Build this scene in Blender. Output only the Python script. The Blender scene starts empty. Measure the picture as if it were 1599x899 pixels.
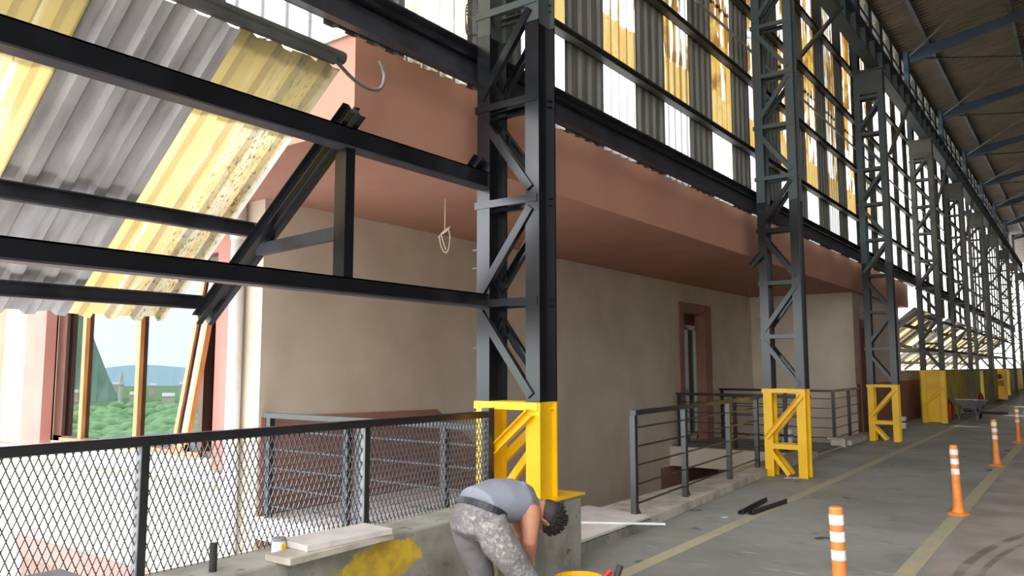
import bpy, bmesh, math, random
from mathutils import Vector, Matrix
random.seed(7)
C = bpy.context.scene.collection
SC = bpy.context.scene

# ------------------------------------------------------------------ helpers
def lin(c):
    c = c / 255.0
    return c / 12.92 if c <= 0.04045 else ((c + 0.055) / 1.055) ** 2.4
def S(r, g, b): return (lin(r), lin(g), lin(b), 1.0)

class NT:
    def __init__(self, m): self.t = m.node_tree; self.n = self.t.nodes; self.l = self.t.links
    def add(self, typ, **kw):
        n = self.n.new(typ)
        for k, v in kw.items():
            if k.startswith('i_'):
                n.inputs[k[2:].replace('_', ' ')].default_value = v
            else: setattr(n, k, v)
        return n
    def link(self, a, b): self.l.new(a, b)
    def math(self, op, a, b=None, clamp=False):
        n = self.n.new('ShaderNodeMath'); n.operation = op; n.use_clamp = clamp
        for i, v in enumerate((a, b)):
            if v is None: continue
            if isinstance(v, (int, float)): n.inputs[i].default_value = v
            else: self.l.new(v, n.inputs[i])
        return n.outputs[0]
    def mix(self, fac, a, b):
        n = self.n.new('ShaderNodeMix'); n.data_type = 'RGBA'
        for s, v in ((0, fac), (6, a), (7, b)):
            if isinstance(v, (int, float, tuple)): n.inputs[s].default_value = v
            else: self.l.new(v, n.inputs[s])
        return n.outputs[2]
    def pos(self):
        g = self.n.new('ShaderNodeNewGeometry'); s = self.n.new('ShaderNodeSeparateXYZ')
        self.l.new(g.outputs['Position'], s.inputs[0]); return g.outputs['Position'], s.outputs
    def noise(self, vec, scale, detail=4, rough=.55, stretch=None):
        if stretch:
            m = self.n.new('ShaderNodeMapping'); m.inputs['Scale'].default_value = stretch
            self.l.new(vec, m.inputs[0]); vec = m.outputs[0]
        n = self.n.new('ShaderNodeTexNoise'); n.inputs['Scale'].default_value = scale
        n.inputs['Detail'].default_value = detail; n.inputs['Roughness'].default_value = rough
        self.l.new(vec, n.inputs['Vector']); return n.outputs[0]
    def step(self, v, lo, hi):
        n = self.n.new('ShaderNodeMapRange'); n.interpolation_type = 'SMOOTHSTEP'
        n.inputs[1].default_value = lo; n.inputs[2].default_value = hi
        self.l.new(v, n.inputs[0]); return n.outputs[0]

def newmat(name):
    m = bpy.data.materials.new(name); m.use_nodes = True
    return m, NT(m), m.node_tree.nodes['Principled BSDF']

def mat(name, col, col2=None, scale=3., rough=.6, metal=0., lo=.35, hi=.7, stretch=None, bump=0., bscale=60., spec=.5, wear=None):
    m, t, b = newmat(name)
    b.inputs['Roughness'].default_value = rough; b.inputs['Metallic'].default_value = metal
    b.inputs['Specular IOR Level'].default_value = spec
    p, s = t.pos()
    if col2:
        c = t.mix(t.step(t.noise(p, scale, stretch=stretch), lo, hi), col, col2)
        if wear:
            c = t.mix(t.step(t.noise(p, wear[1], 6, .65), wear[2], wear[2] + .06), c, wear[0])
        t.link(c, b.inputs['Base Color'])
    else: b.inputs['Base Color'].default_value = col
    if bump:
        bn = t.add('ShaderNodeBump'); bn.inputs['Strength'].default_value = bump; bn.inputs['Distance'].default_value = .01
        t.link(t.noise(p, bscale, 3), bn.inputs['Height']); t.link(bn.outputs[0], b.inputs['Normal'])
    return m

def box(bm, x0, x1, y0, y1, z0, z1):
    v = [bm.verts.new(c) for c in ((x0,y0,z0),(x1,y0,z0),(x1,y1,z0),(x0,y1,z0),(x0,y0,z1),(x1,y0,z1),(x1,y1,z1),(x0,y1,z1))]
    for f in ((3,2,1,0),(4,5,6,7),(0,1,5,4),(1,2,6,5),(2,3,7,6),(3,0,4,7)): bm.faces.new([v[i] for i in f])
def frame(d, up=Vector((0,0,1))):
    d = d.normalized()
    if abs(d.dot(up)) > .98: up = Vector((0,1,0))
    a = d.cross(up).normalized(); b = a.cross(d).normalized(); return a, b
def bar(bm, p, q, w, h, up=(0,0,1), ow=0., oh=0.):
    p, q = Vector(p), Vector(q); a, b = frame(q - p, Vector(up))
    o = a*ow + b*oh; v = []
    for c in (p, q):
        for sx, sy in ((-1,-1),(1,-1),(1,1),(-1,1)): v.append(bm.verts.new(c + o + a*(sx*w/2) + b*(sy*h/2)))
    for f in ((3,2,1,0),(4,5,6,7),(0,1,5,4),(1,2,6,5),(2,3,7,6),(3,0,4,7)): bm.faces.new([v[i] for i in f])
def channel(bm, p, q, w, d, t=.008, up=(0,0,1), flip=1):
    # a C section: web of width w (seen face on), two lips of depth d
    bar(bm, p, q, t, w, up)
    bar(bm, p, q, d, t, up, ow=flip*d/2, oh=w/2 - t/2)
    bar(bm, p, q, d, t, up, ow=flip*d/2, oh=-w/2 + t/2)
def tube(bm, pts, r, n=8, cap=True):
    pts = [Vector(p) for p in pts]; rs = r if isinstance(r, (list, tuple)) else [r]*len(pts)
    rings = []; ref = None
    for i, p in enumerate(pts):
        d = (pts[min(i+1, len(pts)-1)] - pts[max(i-1, 0)])
        if d.length < 1e-9: d = Vector((0,0,1))
        d.normalize()
        if ref is None: a, b = frame(d)
        else:
            a = (ref - d*ref.dot(d)).normalized(); b = d.cross(a)
        ref = a; b = d.cross(a)
        rings.append([bm.verts.new(p + (a*math.cos(2*math.pi*k/n) + b*math.sin(2*math.pi*k/n))*rs[i]) for k in range(n)])
    for i in range(len(rings)-1):
        for k in range(n): bm.faces.new((rings[i][k], rings[i][(k+1)%n], rings[i+1][(k+1)%n], rings[i+1][k]))
    if cap: bm.faces.new(rings[0][::-1]); bm.faces.new(rings[-1])
def smoothed(pts, n=5):
    P = [Vector(p) for p in pts]; out = []
    for i in range(len(P)-1):
        a, b, c, d = P[max(i-1,0)], P[i], P[i+1], P[min(i+2,len(P)-1)]
        for k in range(n):
            u = k/n; out.append(.5*((2*b) + (c-a)*u + (2*a-5*b+4*c-d)*u*u + (3*b-a-3*c+d)*u**3))
    return out + [P[-1]]
def lathe(bm, prof, n=20, c=(0,0,0), cap=True):
    rings = [[bm.verts.new((c[0]+r*math.cos(2*math.pi*k/n), c[1]+r*math.sin(2*math.pi*k/n), c[2]+z)) for k in range(n)] for r, z in prof]
    for i in range(len(rings)-1):
        for k in range(n): bm.faces.new((rings[i][k], rings[i][(k+1)%n], rings[i+1][(k+1)%n], rings[i+1][k]))
    if cap: bm.faces.new(rings[0][::-1]); bm.faces.new(rings[-1])
def loft(bm, secs, side, n=18):
    # secs: (centre, half width along side, half height, optional)   a closed tapered body
    side = Vector(side).normalized(); rings = []
    P = [Vector(s[0]) for s in secs]
    for i, s in enumerate(secs):
        d = (P[min(i+1, len(P)-1)] - P[max(i-1, 0)]).normalized()
        sd = Vector(s[3]).normalized() if len(s) > 3 else side
        a = (sd - d*sd.dot(d)).normalized(); b = d.cross(a)
        rings.append([bm.verts.new(P[i] + a*(s[1]*math.cos(2*math.pi*k/n)) + b*(s[2]*math.sin(2*math.pi*k/n))) for k in range(n)])
    for i in range(len(rings)-1):
        for k in range(n): bm.faces.new((rings[i][k], rings[i][(k+1)%n], rings[i+1][(k+1)%n], rings[i+1][k]))
    for r, c, s in ((rings[0], P[0] + (P[0]-P[1]).normalized()*min(secs[0][1:3])*.5, -1), (rings[-1], P[-1] + (P[-1]-P[-2]).normalized()*min(secs[-1][1:3])*.5, 1)):
        v = bm.verts.new(c)
        for k in range(n):
            f = (r[k], r[(k+1)%n], v); bm.faces.new(f if s > 0 else f[::-1])
def prism(bm, poly, axis, a0, a1):
    # extrude a 2-D polygon along an axis: 'y' -> poly is (x,z); 'x' -> (y,z); 'z' -> (x,y)
    def mk(p, a): return {'y': (p[0], a, p[1]), 'x': (a, p[0], p[1]), 'z': (p[0], p[1], a)}[axis]
    A = [bm.verts.new(mk(p, a0)) for p in poly]; B = [bm.verts.new(mk(p, a1)) for p in poly]
    n = len(poly)
    for k in range(n): bm.faces.new((A[k], A[(k+1)%n], B[(k+1)%n], B[k]))
    bm.faces.new(A[::-1]); bm.faces.new(B)
def obj(name, bm, m, parent=None, bevel=0., smooth=False, loc=None):
    bmesh.ops.recalc_face_normals(bm, faces=bm.faces)
    me = bpy.data.meshes.new(name)
    o = bpy.data.objects.new(name, me); C.objects.link(o)
    org = Vector((0,0,0))
    if loc is not None:
        org = Vector(loc); bmesh.ops.translate(bm, verts=bm.verts, vec=-org)
    if smooth:
        for f in bm.faces: f.smooth = True
    bm.to_mesh(me); bm.free(); me.materials.append(m)
    if parent is not None:
        o.parent = parent
        base = parent.location.copy(); pp = parent.parent
        while pp is not None: base += pp.location; pp = pp.parent
        o.location = org - base
    else: o.location = org
    if bevel:
        md = o.modifiers.new('bevel', 'BEVEL'); md.width = bevel; md.segments = 2; md.limit_method = 'ANGLE'
    return o
def tag(o, label, cat, group=None, kind=None):
    o['label'] = label; o['category'] = cat
    if group: o['group'] = group
    if kind: o['kind'] = kind
    return o
def thing(name, label, cat, loc=(0,0,0), group=None):
    o = bpy.data.objects.new(name, None); C.objects.link(o); o.location = loc
    o.empty_display_size = .1
    return tag(o, label, cat, group, 'thing')
def struct(name, bm=None, m=None, parent=None, label=None, loc=None, **k):
    if bm is None:
        o = bpy.data.objects.new(name, None); C.objects.link(o); o.location = loc or (0,0,0)
    else: o = obj(name, bm, m, parent, loc=loc, **k)
    if parent is None:
        o['kind'] = 'structure'
        if label: o['label'] = label; o['category'] = name.split('_')[0]
    return o
B = bmesh.new
ORD = ['first','second','third','fourth','fifth','sixth','seventh','eighth','ninth','tenth','eleventh','twelfth']

# ------------------------------------------------------------------ materials
M = {}
M['wall'] = mat('beige_render', S(204,189,168), S(191,175,153), 1.2, .85, bump=.12, bscale=90)
M['pink'] = mat('terracotta_render', S(176,126,104), S(168,118,96), 1.0, .85, bump=.12, bscale=80)
M['dado'] = mat('brown_render', S(156,110,95), S(142,100,86), 1.3, .8, bump=.1)
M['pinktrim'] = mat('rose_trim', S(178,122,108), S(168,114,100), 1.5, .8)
M['white'] = mat('white_plastic', S(226,224,220), S(212,210,205), 6, .45)
M['concrete'] = mat('grey_concrete', S(150,146,134), S(112,110,99), 3.5, .85, bump=.35, bscale=35, wear=(S(90,88,78), 8, .62))
M['marble'] = mat('pale_marble', S(214,206,198), S(196,187,178), 5, .5, bump=.06)
M['kerb'] = mat('pale_kerb_stone', S(198,188,172), S(160,150,135), 4, .8, bump=.2)
M['black'] = mat('black_gloss_paint', (.006,.0065,.008,1), (.010,.0105,.013,1), 3, .24, wear=(S(46,48,52), 14, .76), spec=.6)
M['blackrail'] = mat('black_rail_paint', (.009,.009,.011,1), (.016,.016,.019,1), 6, .26, spec=.85)
M['old'] = mat('old_blue_grey_paint', S(58,72,76), S(74,74,66), 2.2, .55, wear=(S(88,70,52), 6, .68))
M['oldbrown'] = mat('weathered_grey_paint', S(82,80,72), S(60,60,54), 2.0, .6, wear=(S(96,74,54), 5, .66))
M['blue'] = mat('dull_blue_steel', S(52,66,84), S(46,54,64), 1.5, .6)
M['yellow'] = mat('yellow_gloss_paint', S(240,190,14), S(230,178,12), 2.5, .34, wear=(S(212,170,30), 9, .7))
M['mustard'] = mat('grimy_mustard_paint', S(216,190,66), S(168,152,76), 1.1, .7, stretch=(1,1,.5), wear=(S(92,88,66), 2.2, .66))
M['galv'] = mat('grey_corrugated_steel', S(186,182,178), S(150,147,143), 2.2, .55, stretch=(1,4,.5), wear=(S(116,110,100), 4, .7))
M['wallsheet'] = mat('dull_wall_sheet', S(116,113,103), S(92,91,84), 2.2, .6, stretch=(1,4,.4), wear=(S(80,76,66), 3, .7))
M['roof'] = None
M['purlin'] = mat('dark_grey_purlin_paint', S(58,58,64), S(44,43,46), 4, .45, wear=(S(120,104,82), 10, .72))
M['wood'] = mat('orange_brown_window_wood', S(200,132,76), S(172,108,60), 3, .45, stretch=(8,8,1))
M['darkwood'] = mat('dark_brown_wood', S(92,58,44), S(74,46,36), 3, .5, stretch=(8,8,1))
M['alu'] = mat('pale_grey_door_frame', S(204,208,198), S(190,194,184), 4, .4)
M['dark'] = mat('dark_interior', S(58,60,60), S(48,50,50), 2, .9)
M['cable'] = mat('pale_cable', S(222,208,180), S(200,186,160), 20, .6)
M['greycable'] = mat('grey_cable', S(120,116,106), S(96,92,84), 20, .6)
M['orange'] = mat('orange_rubber', S(228,138,58), S(206,118,56), 9, .55, wear=(S(170,110,70), 16, .64))
M['refl'] = mat('white_reflective_band', S(236,232,224), S(205,200,192), 14, .45)
M['red'] = mat('red_paint', S(196,30,34), S(170,24,28), 5, .35)
M['rust'] = mat('black_steel_scrap', S(52,48,44), S(36,34,32), 12, .6)
M['steel'] = mat('bare_grey_steel', S(150,150,148), S(122,122,120), 8, .4)
M['skin'] = mat('tanned_skin', S(184,128,100), S(168,112,86), 9, .55)
M['hair'] = mat('black_hair', (.012,.010,.009,1), (.024,.02,.017,1), 60, .6, bump=.8, bscale=220)
M['stubble'] = mat('short_faded_hair', S(66,54,48), S(48,40,36), 80, .7)
M['shirt'] = mat('grey_blue_cotton', S(138,140,148), S(122,125,134), 7, .85, bump=.3, bscale=26)
M['belt'] = mat('black_leather', S(44,44,50), S(34,34,38), 8, .5)
M['shoe'] = mat('dusty_work_shoe', S(96,88,80), S(70,64,58), 8, .8)
M['sole'] = mat('dark_rubber', S(40,38,36), S(30,29,28), 8, .8)

def m_trousers():
    m, t, b = newmat('paint_splattered_grey_cloth'); p, s = t.pos()
    c = t.mix(t.step(t.noise(p, 6), .35, .7), S(126,121,119), S(100,96,95))
    # white paint splashes, thickest on the right leg
    d = t.math('ADD', t.math('MULTIPLY', t.math('ADD', s[0], 2.78), .5), t.math('MULTIPLY', t.math('SUBTRACT', 3.62, s[1]), .6))
    k = t.math('MULTIPLY', t.step(t.math('ADD', t.noise(p, 46, 10, .85), t.math('MULTIPLY', d, .8)), .60, .80), .8)
    c = t.mix(k, c, S(214,208,196))
    c = t.mix(t.step(t.noise(p, 40, 3, .6), .66, .69), c, S(182,150,90))
    t.link(c, b.inputs['Base Color']); b.inputs['Roughness'].default_value = .9
    bn = t.add('ShaderNodeBump'); bn.inputs['Strength'].default_value = .5; bn.inputs['Distance'].default_value = .02
    t.link(t.noise(p, 18, 4), bn.inputs['Height']); t.link(bn.outputs[0], b.inputs['Normal'])
    return m
M['trousers'] = m_trousers()

def m_roof():
    m, t, b = newmat('brown_corrugated_roof'); p, s = t.pos()
    w = t.math('SINE', t.math('MULTIPLY', s[1], 2*math.pi/.22))
    c = t.mix(t.step(t.noise(p, .7), .3, .7), S(122,104,78), S(100,88,68))
    c = t.mix(t.step(t.noise(p, 5, stretch=(.15,1,1)), .5, .8), c, S(84,74,58))
    t.link(c, b.inputs['Base Color']); b.inputs['Roughness'].default_value = .75
    bn = t.add('ShaderNodeBump'); bn.inputs['Strength'].default_value = .9; bn.inputs['Distance'].default_value = .04
    t.link(w, bn.inputs['Height']); t.link(bn.outputs[0], b.inputs['Normal'])
    return m
M['roof'] = m_roof()

def m_floor():
    m, t, b = newmat('worn_concrete_floor'); p, s = t.pos()
    c = t.mix(t.step(t.noise(p, .55, 5), .35, .68), S(154,153,143), S(132,131,121))
    c = t.mix(t.step(t.noise(p, 2.6, 6, .65), .5, .78), c, S(120,120,111))
    c = t.mix(t.step(t.noise(p, 5, 6, .6, stretch=(.35,1.6,1)), .62, .72), c, S(186,184,176))
    c = t.mix(t.step(t.noise(p, 1.7, 3, .5), .66, .72), c, S(74,72,66))
    # roadway strip on the right: browner asphalt
    road = t.step(t.math('ADD', s[0], t.math('MULTIPLY', t.noise(p, 3), .12)), -1.14, -1.0)
    c2 = t.mix(t.step(t.noise(p, 1.2, 5), .35, .7), S(166,154,144), S(138,127,118))
    c = t.mix(road, c, c2)
    # tyre marks curving along the roadway
    for R, wd in ((7.12,.05),(6.98,.035),(6.55,.16)):
        dx = t.math('SUBTRACT', s[0], 6.2); dy = t.math('SUBTRACT', s[1], 7.0)
        r = t.math('SQRT', t.math('ADD', t.math('MULTIPLY', dx, dx), t.math('MULTIPLY', dy, dy)))
        k = t.math('SUBTRACT', 1., t.step(t.math('ABSOLUTE', t.math('SUBTRACT', r, R)), wd*.5, wd))
        k = t.math('MULTIPLY', k, t.step(t.noise(p, 3.), .3, .6))
        c = t.mix(t.math('MULTIPLY', k, .55), c, S(62,54,48))
    t.link(c, b.inputs['Base Color'])
    b.inputs['Roughness'].default_value = .72
    bn = t.add('ShaderNodeBump'); bn.inputs['Strength'].default_value = .25; bn.inputs['Distance'].default_value = .01
    t.link(t.noise(p, 30, 5), bn.inputs['Height']); t.link(bn.outputs[0], b.inputs['Normal'])
    return m
M['floor'] = m_floor()
def m_line():
    m, t, b = newmat('worn_yellow_line'); p, s = t.pos()
    k = t.step(t.noise(p, 5, 6, .7), .38, .66)
    t.link(t.mix(k, S(182,168,126), S(166,162,148)), b.inputs['Base Color']); b.inputs['Roughness'].default_value = .75
    return m
M['line'] = m_line()
def m_ledge():
    m, t, b = newmat('concrete_with_yellow_paint_patch'); p, s = t.pos()
    c = t.mix(t.step(t.noise(p, 3.2, 5), .35, .7), S(158,154,142), S(122,119,106))
    c = t.mix(t.step(t.noise(p, 9, 5), .6, .7), c, S(100,97,86))
    # yellow remains on the front face
    dy = t.math('MULTIPLY', t.math('SUBTRACT', s[1], 3.42), 1.7); dz = t.math('MULTIPLY', t.math('SUBTRACT', s[2], .44), 6.)
    d = t.math('SQRT', t.math('ADD', t.math('MULTIPLY', dy, dy), t.math('MULTIPLY', dz, dz)))
    d = t.math('ADD', d, t.math('MULTIPLY', t.noise(p, 7, 4), .9))
    front = t.step(s[0], -3.53, -3.51)
    k = t.math('MULTIPLY', t.math('SUBTRACT', 1., t.step(d, 1.0, 1.12)), front)
    c = t.mix(k, c, t.mix(t.step(t.noise(p, 10), .4, .6), S(206,172,44), S(182,148,58)))
    t.link(c, b.inputs['Base Color']); b.inputs['Roughness'].default_value = .85
    bn = t.add('ShaderNodeBump'); bn.inputs['Strength'].default_value = .3; bn.inputs['Distance'].default_value = .01
    t.link(t.noise(p, 30, 5), bn.inputs['Height']); t.link(bn.outputs[0], b.inputs['Normal'])
    return m
M['ledge'] = m_ledge()

def m_trans(name, wall=True):
    """fibreglass sheet: lets daylight through, stained yellow and brown by age"""
    m = bpy.data.materials.new(name); m.use_nodes = True; t = NT(m); t.n.clear(); p, s = t.pos()
    if wall:
        white = (.43,.44,.44,1); cream = (.28,.24,.14,1); yel = (.185,.118,.028,1); amber = (.085,.042,.007,1)
        seed = t.math('FLOOR', t.math('MULTIPLY', t.math('SUBTRACT', s[1], 2.69), 1/1.56))
        off = t.math('MULTIPLY', t.math('SINE', t.math('MULTIPLY', seed, 12.9)), .28)
        zz = t.math('ADD', s[2], t.math('MULTIPLY', t.math('SUBTRACT', t.noise(p, 4, 2, stretch=(1,1,.05)), .5), .18))
        streak = t.noise(p, 1.9, 4, .6, stretch=(1,2.4,.24))
        rib = t.math('MULTIPLY', t.math('ABSOLUTE', t.math('SINE', t.math('MULTIPLY', s[1], math.pi/.195))), .10)
        streak = t.math('ADD', streak, rib)
        up = t.mix(t.step(streak, .55, .57), white, t.mix(t.step(t.noise(p, 2.2, 3), .42, .6), yel, amber))
        up = t.mix(t.math('MULTIPLY', t.step(t.noise(p, 14, 5, .7, stretch=(1,3,.12)), .6, .7), .75), up, (.3,.2,.07,1))
        yel = t.mix(t.step(t.noise(p, 3.4, 5, .65, stretch=(1,2.2,.45)), .38, .66), yel, (.20,.15,.06,1)); yel = t.mix(t.step(t.noise(p, 30, 4, .7, stretch=(1,1,.25)), .62, .70), yel, amber)
        band = t.mix(t.step(zz, 5.55, 5.58), yel, up)                       # stained foot of the second sheet row
        band = t.mix(t.step(t.math('ADD', zz, off), 5.25, 5.28), t.mix(t.step(t.noise(p,26,4,.7),.62,.66), yel, amber), band)
        low = t.mix(t.math('MULTIPLY', t.step(t.noise(p, 16, 5, .7, stretch=(1,2,.3)), .62, .72), .4), white, cream)
        c = t.mix(t.step(s[2], 4.965, 4.97), low, band)
        first = t.math('SUBTRACT', 1., t.step(s[1], 5.3, 5.31))              # old cream sheet left of the nearest column
        old = t.mix(t.step(t.noise(p, 5, 5, .65, stretch=(1,3,.3)), .42, .62), (.66,.66,.56,1), (.26,.22,.12,1))
        c = t.mix(t.math('MULTIPLY', first, t.step(s[1], 3.6, 3.61)), c, old)
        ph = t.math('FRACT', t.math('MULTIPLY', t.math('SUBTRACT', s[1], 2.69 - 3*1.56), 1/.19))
        rl = t.math('MULTIPLY', t.step(t.math('ABSOLUTE', t.math('SUBTRACT', ph, .52)), .40, .47), .92)  # shading of the corrugation painted in as dark lines at the rib edges
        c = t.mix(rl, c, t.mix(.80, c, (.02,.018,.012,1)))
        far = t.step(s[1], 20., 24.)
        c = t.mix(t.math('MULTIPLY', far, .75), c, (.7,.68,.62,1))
    else:
        base = t.mix(t.step(t.noise(p, 1.3, 3), .35, .7), (.30,.22,.095,1), (.255,.18,.068,1))
        pale = t.step(t.noise(p, 2.0, 4, .6, stretch=(.25,4.5,.25)), .54, .68)
        c = t.mix(t.math('MULTIPLY', pale, .8), base, (.44,.40,.31,1))
        # dirt scabs, thickest on the outermost sheet
        near = t.math('LESS_THAN', s[1], 5.); edge = t.math('MULTIPLY', t.step(s[1], 2.75, 3.15), near)
        dirt = t.step(t.math('ADD', t.noise(p, 13, 10, .8, stretch=(.35,1.6,.35)), t.math('MULTIPLY', edge, .13)), .60, .70)
        c = t.mix(t.math('MULTIPLY', dirt, t.math('ADD', .2, t.math('MULTIPLY', edge, .5))), c, (.17,.135,.075,1))
        c = t.mix(t.math('MULTIPLY', edge, t.step(t.noise(p, 7, 6, .7, stretch=(.3,2,.3)), .42, .6)), c, (.25,.225,.155,1))
        fl = t.step(t.math('ADD', t.noise(p, 30, 8, .8, stretch=(.5,1.6,.5)), t.math('MULTIPLY', edge, .06)), .60, .64)
        c = t.mix(t.math('MULTIPLY', fl, edge), c, (.085,.06,.03,1))
        c = t.mix(t.math('MULTIPLY', near, t.step(t.math('ADD', s[1], t.math('MULTIPLY', t.noise(p, 20, 4), .08)), 3.33, 3.36)), c, (.30,.28,.24,1))
        lap = t.math('MULTIPLY', t.step(s[2], 3.16, 3.18), .8)               # darker brown from the upper lap upwards
        c = t.mix(lap, c, (.085,.066,.022,1))
        spots = t.step(t.noise(p, 38, 3, .5), .72, .74)
        c = t.mix(t.math('MULTIPLY', spots, edge), c, (.03,.02,.01,1))
    tr = t.add('ShaderNodeBsdfTranslucent'); df = t.add('ShaderNodeBsdfDiffuse'); gl = t.add('ShaderNodeBsdfGlossy'); gl.inputs['Roughness'].default_value = .25
    t.link(c, tr.inputs[0]); t.link(c, df.inputs[0])
    m1 = t.add('ShaderNodeMixShader'); m1.inputs[0].default_value = .22; t.link(tr.outputs[0], m1.inputs[1]); t.link(df.outputs[0], m1.inputs[2])
    m2 = t.add('ShaderNodeMixShader'); m2.inputs[0].default_value = .03; t.link(m1.outputs[0], m2.inputs[1]); t.link(gl.outputs[0], m2.inputs[2])
    out = t.add('ShaderNodeOutputMaterial'); t.link(m2.outputs[0], out.inputs[0])
    return m
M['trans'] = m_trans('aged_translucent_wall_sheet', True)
M['canopytrans'] = m_trans('yellowed_translucent_roof_sheet', False)

def m_glass(name, refl, tint):
    m = bpy.data.materials.new(name); m.use_nodes = True; t = NT(m); t.n.clear()
    g = t.add('ShaderNodeBsdfGlossy'); g.inputs['Roughness'].default_value = .0; g.inputs['Color'].default_value = (.84,.96,1,1)
    tp = t.add('ShaderNodeBsdfTransparent'); tp.inputs[0].default_value = tint
    mx = t.add('ShaderNodeMixShader'); mx.inputs[0].default_value = refl
    t.link(tp.outputs[0], mx.inputs[1]); t.link(g.outputs[0], mx.inputs[2])
    out = t.add('ShaderNodeOutputMaterial'); t.link(mx.outputs[0], out.inputs[0]); return m
M['glass'] = m_glass('coated_window_glass', .125, (.45,.52,.54,1))
M['doorglass'] = m_glass('door_glass', .12, (.8,.86,.82,1))

# ------------------------------------------------------------------ world, sun, camera
w = bpy.data.worlds.new('sky'); SC.world = w; w.use_nodes = True
wt = NT(w); bg = wt.n['Background']; bg.inputs[0].default_value = (.92,.95,1.0,1)
tc = wt.add('ShaderNodeTexCoord'); dp_ = wt.add('ShaderNodeVectorMath', operation='DOT_PRODUCT'); dp_.inputs[1].default_value = (-.72,.50,.48)
wt.link(tc.outputs['Generated'], dp_.inputs[0])
mr_ = wt.add('ShaderNodeMapRange'); mr_.inputs[1].default_value = -1; mr_.inputs[2].default_value = 1; mr_.inputs[3].default_value = 1.5; mr_.inputs[4].default_value = 5.2
wt.link(dp_.outputs['Value'], mr_.inputs[0]); wt.link(mr_.outputs[0], bg.inputs[1])
sun = bpy.data.objects.new('sun', bpy.data.lights.new('sun', 'SUN')); C.objects.link(sun)
sun.data.energy = 3.0; sun.data.angle = math.radians(6); sun.data.color = (1,.97,.93)
sun.rotation_euler = Vector((-.62,.35,.70)).to_track_quat('Z', 'Y').to_euler(); sun.location = (-12,-8,20)

YAW, PITCH, ROLL, FPX = .63364, .10115, -.00115, 1221.46
cam = bpy.data.objects.new('camera', bpy.data.cameras.new('camera')); C.objects.link(cam)
fw = Vector((-math.sin(YAW)*math.cos(PITCH), math.cos(YAW)*math.cos(PITCH), math.sin(PITCH)))
rt = Vector((math.cos(YAW), math.sin(YAW), 0)); upv = rt.cross(fw)
r2 = rt*math.cos(ROLL) + upv*math.sin(ROLL); u2 = -rt*math.sin(ROLL) + upv*math.cos(ROLL)
mw = Matrix((r2, u2, -fw)).transposed().to_4x4(); mw.translation = (0,0,1.6)
cam.matrix_world = mw
cam.data.sensor_width = 36; cam.data.lens = FPX/1599*36; cam.data.clip_end = 3000
SC.camera = cam
SC.view_settings.view_transform = 'Standard'; SC.view_settings.look = 'None'
SC.view_settings.gamma = 1; SC.view_settings.use_curve_mapping = False; SC.view_settings.exposure = 1.0

# ------------------------------------------------------------------ setting: hall
Y1, DY = 4.92, 6.83
def colY(n): return Y1 + DY*(n-1)
YEND = 86.
bm = B(); box(bm, -4.1, 16, -8, YEND, -.25, 0); box(bm, -4.5, -4.1, 19.7, YEND, -.25, 0); struct('floor', bm, M['floor'], label='worn grey concrete floor of the long hall')
for i, (x, wd, y0) in enumerate(((-3.02,.13,5.5),(-1.25,.14,1.))):
    bm = B(); box(bm, x-wd/2, x+wd/2, y0, 70, 0, .003)
    struct('floor_line', bm, M['line'], label=['faded yellow line nearest the columns','worn yellow line under the orange posts'][i])
# lower yard outside, hills and town mirrored by the window
bm = B(); box(bm, -60, -4.1, -60, YEND, -3.9, -3.6); struct('ground', bm, mat('pale_yard', S(150,150,156), S(124,125,131), .6, .9), label='pale paved yard below the hall')
bm = B(); box(bm, -4.1, 60, -80, -8, -.5, -.25); struct('ground', bm, M['concrete'], label='concrete yard in front of the open hall end')
bm = B(); box(bm, -4.1, 16, YEND, YEND+.2, 0, 14); struct('wall_far', bm, M['wallsheet'])
# roof
RZ = lambda x: 11.2 + .18*(x+4.15)
bm = B(); prism(bm, [(-4.9,RZ(-4.9)),(16,RZ(16)),(16,RZ(16)+.12),(-4.9,RZ(-4.9)+.12)], 'y', -1.5, YEND); struct('ceiling', bm, M['roof'], label='brown corrugated roof over the hall')
bm = B(); box(bm, 16, 16.2, -8, YEND, -.2, RZ(16)); struct('wall_right', bm, mat('dark_side_wall', S(64,60,54), S(52,49,45), 1.5, .8))

# upper side wall: corrugated sheets, every second one translucent
WX, WZ0, WZ1 = -4.15, 3.99, 10.2
wl = struct('wall_left', label='tall side wall of alternating grey and translucent corrugated sheets', loc=(WX, 3, WZ0))
def corr_profile(n_rib, w, d=.032):
    p = w/n_rib; out = []
    for k in range(n_rib):
        a = k*p
        out += [(a,0),(a+.42*p,0),(a+.55*p,d),(a+.87*p,d)]
    return out + [(w,0)]
PITCHY, TW = 1.56, .76
def wall_sheet(y0, wd, m, name, z0=WZ0, z1=WZ1, lap=True):
    bm = B(); pr = corr_profile(4, wd)
    rows = [z0, 4.99, 6.9, z1] if lap else [z0, z1]
    for r in range(len(rows)-1):
        off = .006*r
        a = [bm.verts.new((WX - .02 + d + off, y0+s, rows[r])) for s, d in pr]; b = [bm.verts.new((WX - .02 + d + off, y0+s, rows[r+1]+(.06 if r < len(rows)-2 else 0))) for s, d in pr]
        for k in range(len(a)-1): bm.faces.new((a[k], a[k+1], b[k+1], b[k]))
    return obj(name, bm, m, wl)
y = 2.69 - 3*PITCHY
while y < 66:
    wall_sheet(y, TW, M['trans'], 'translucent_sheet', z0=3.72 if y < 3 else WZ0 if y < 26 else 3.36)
    wall_sheet(y+TW, PITCHY-TW, M['wallsheet'], 'steel_sheet', z0=3.72 if y < 2 else WZ0 if y < 25.6 else 3.36)
    y += PITCHY
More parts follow.
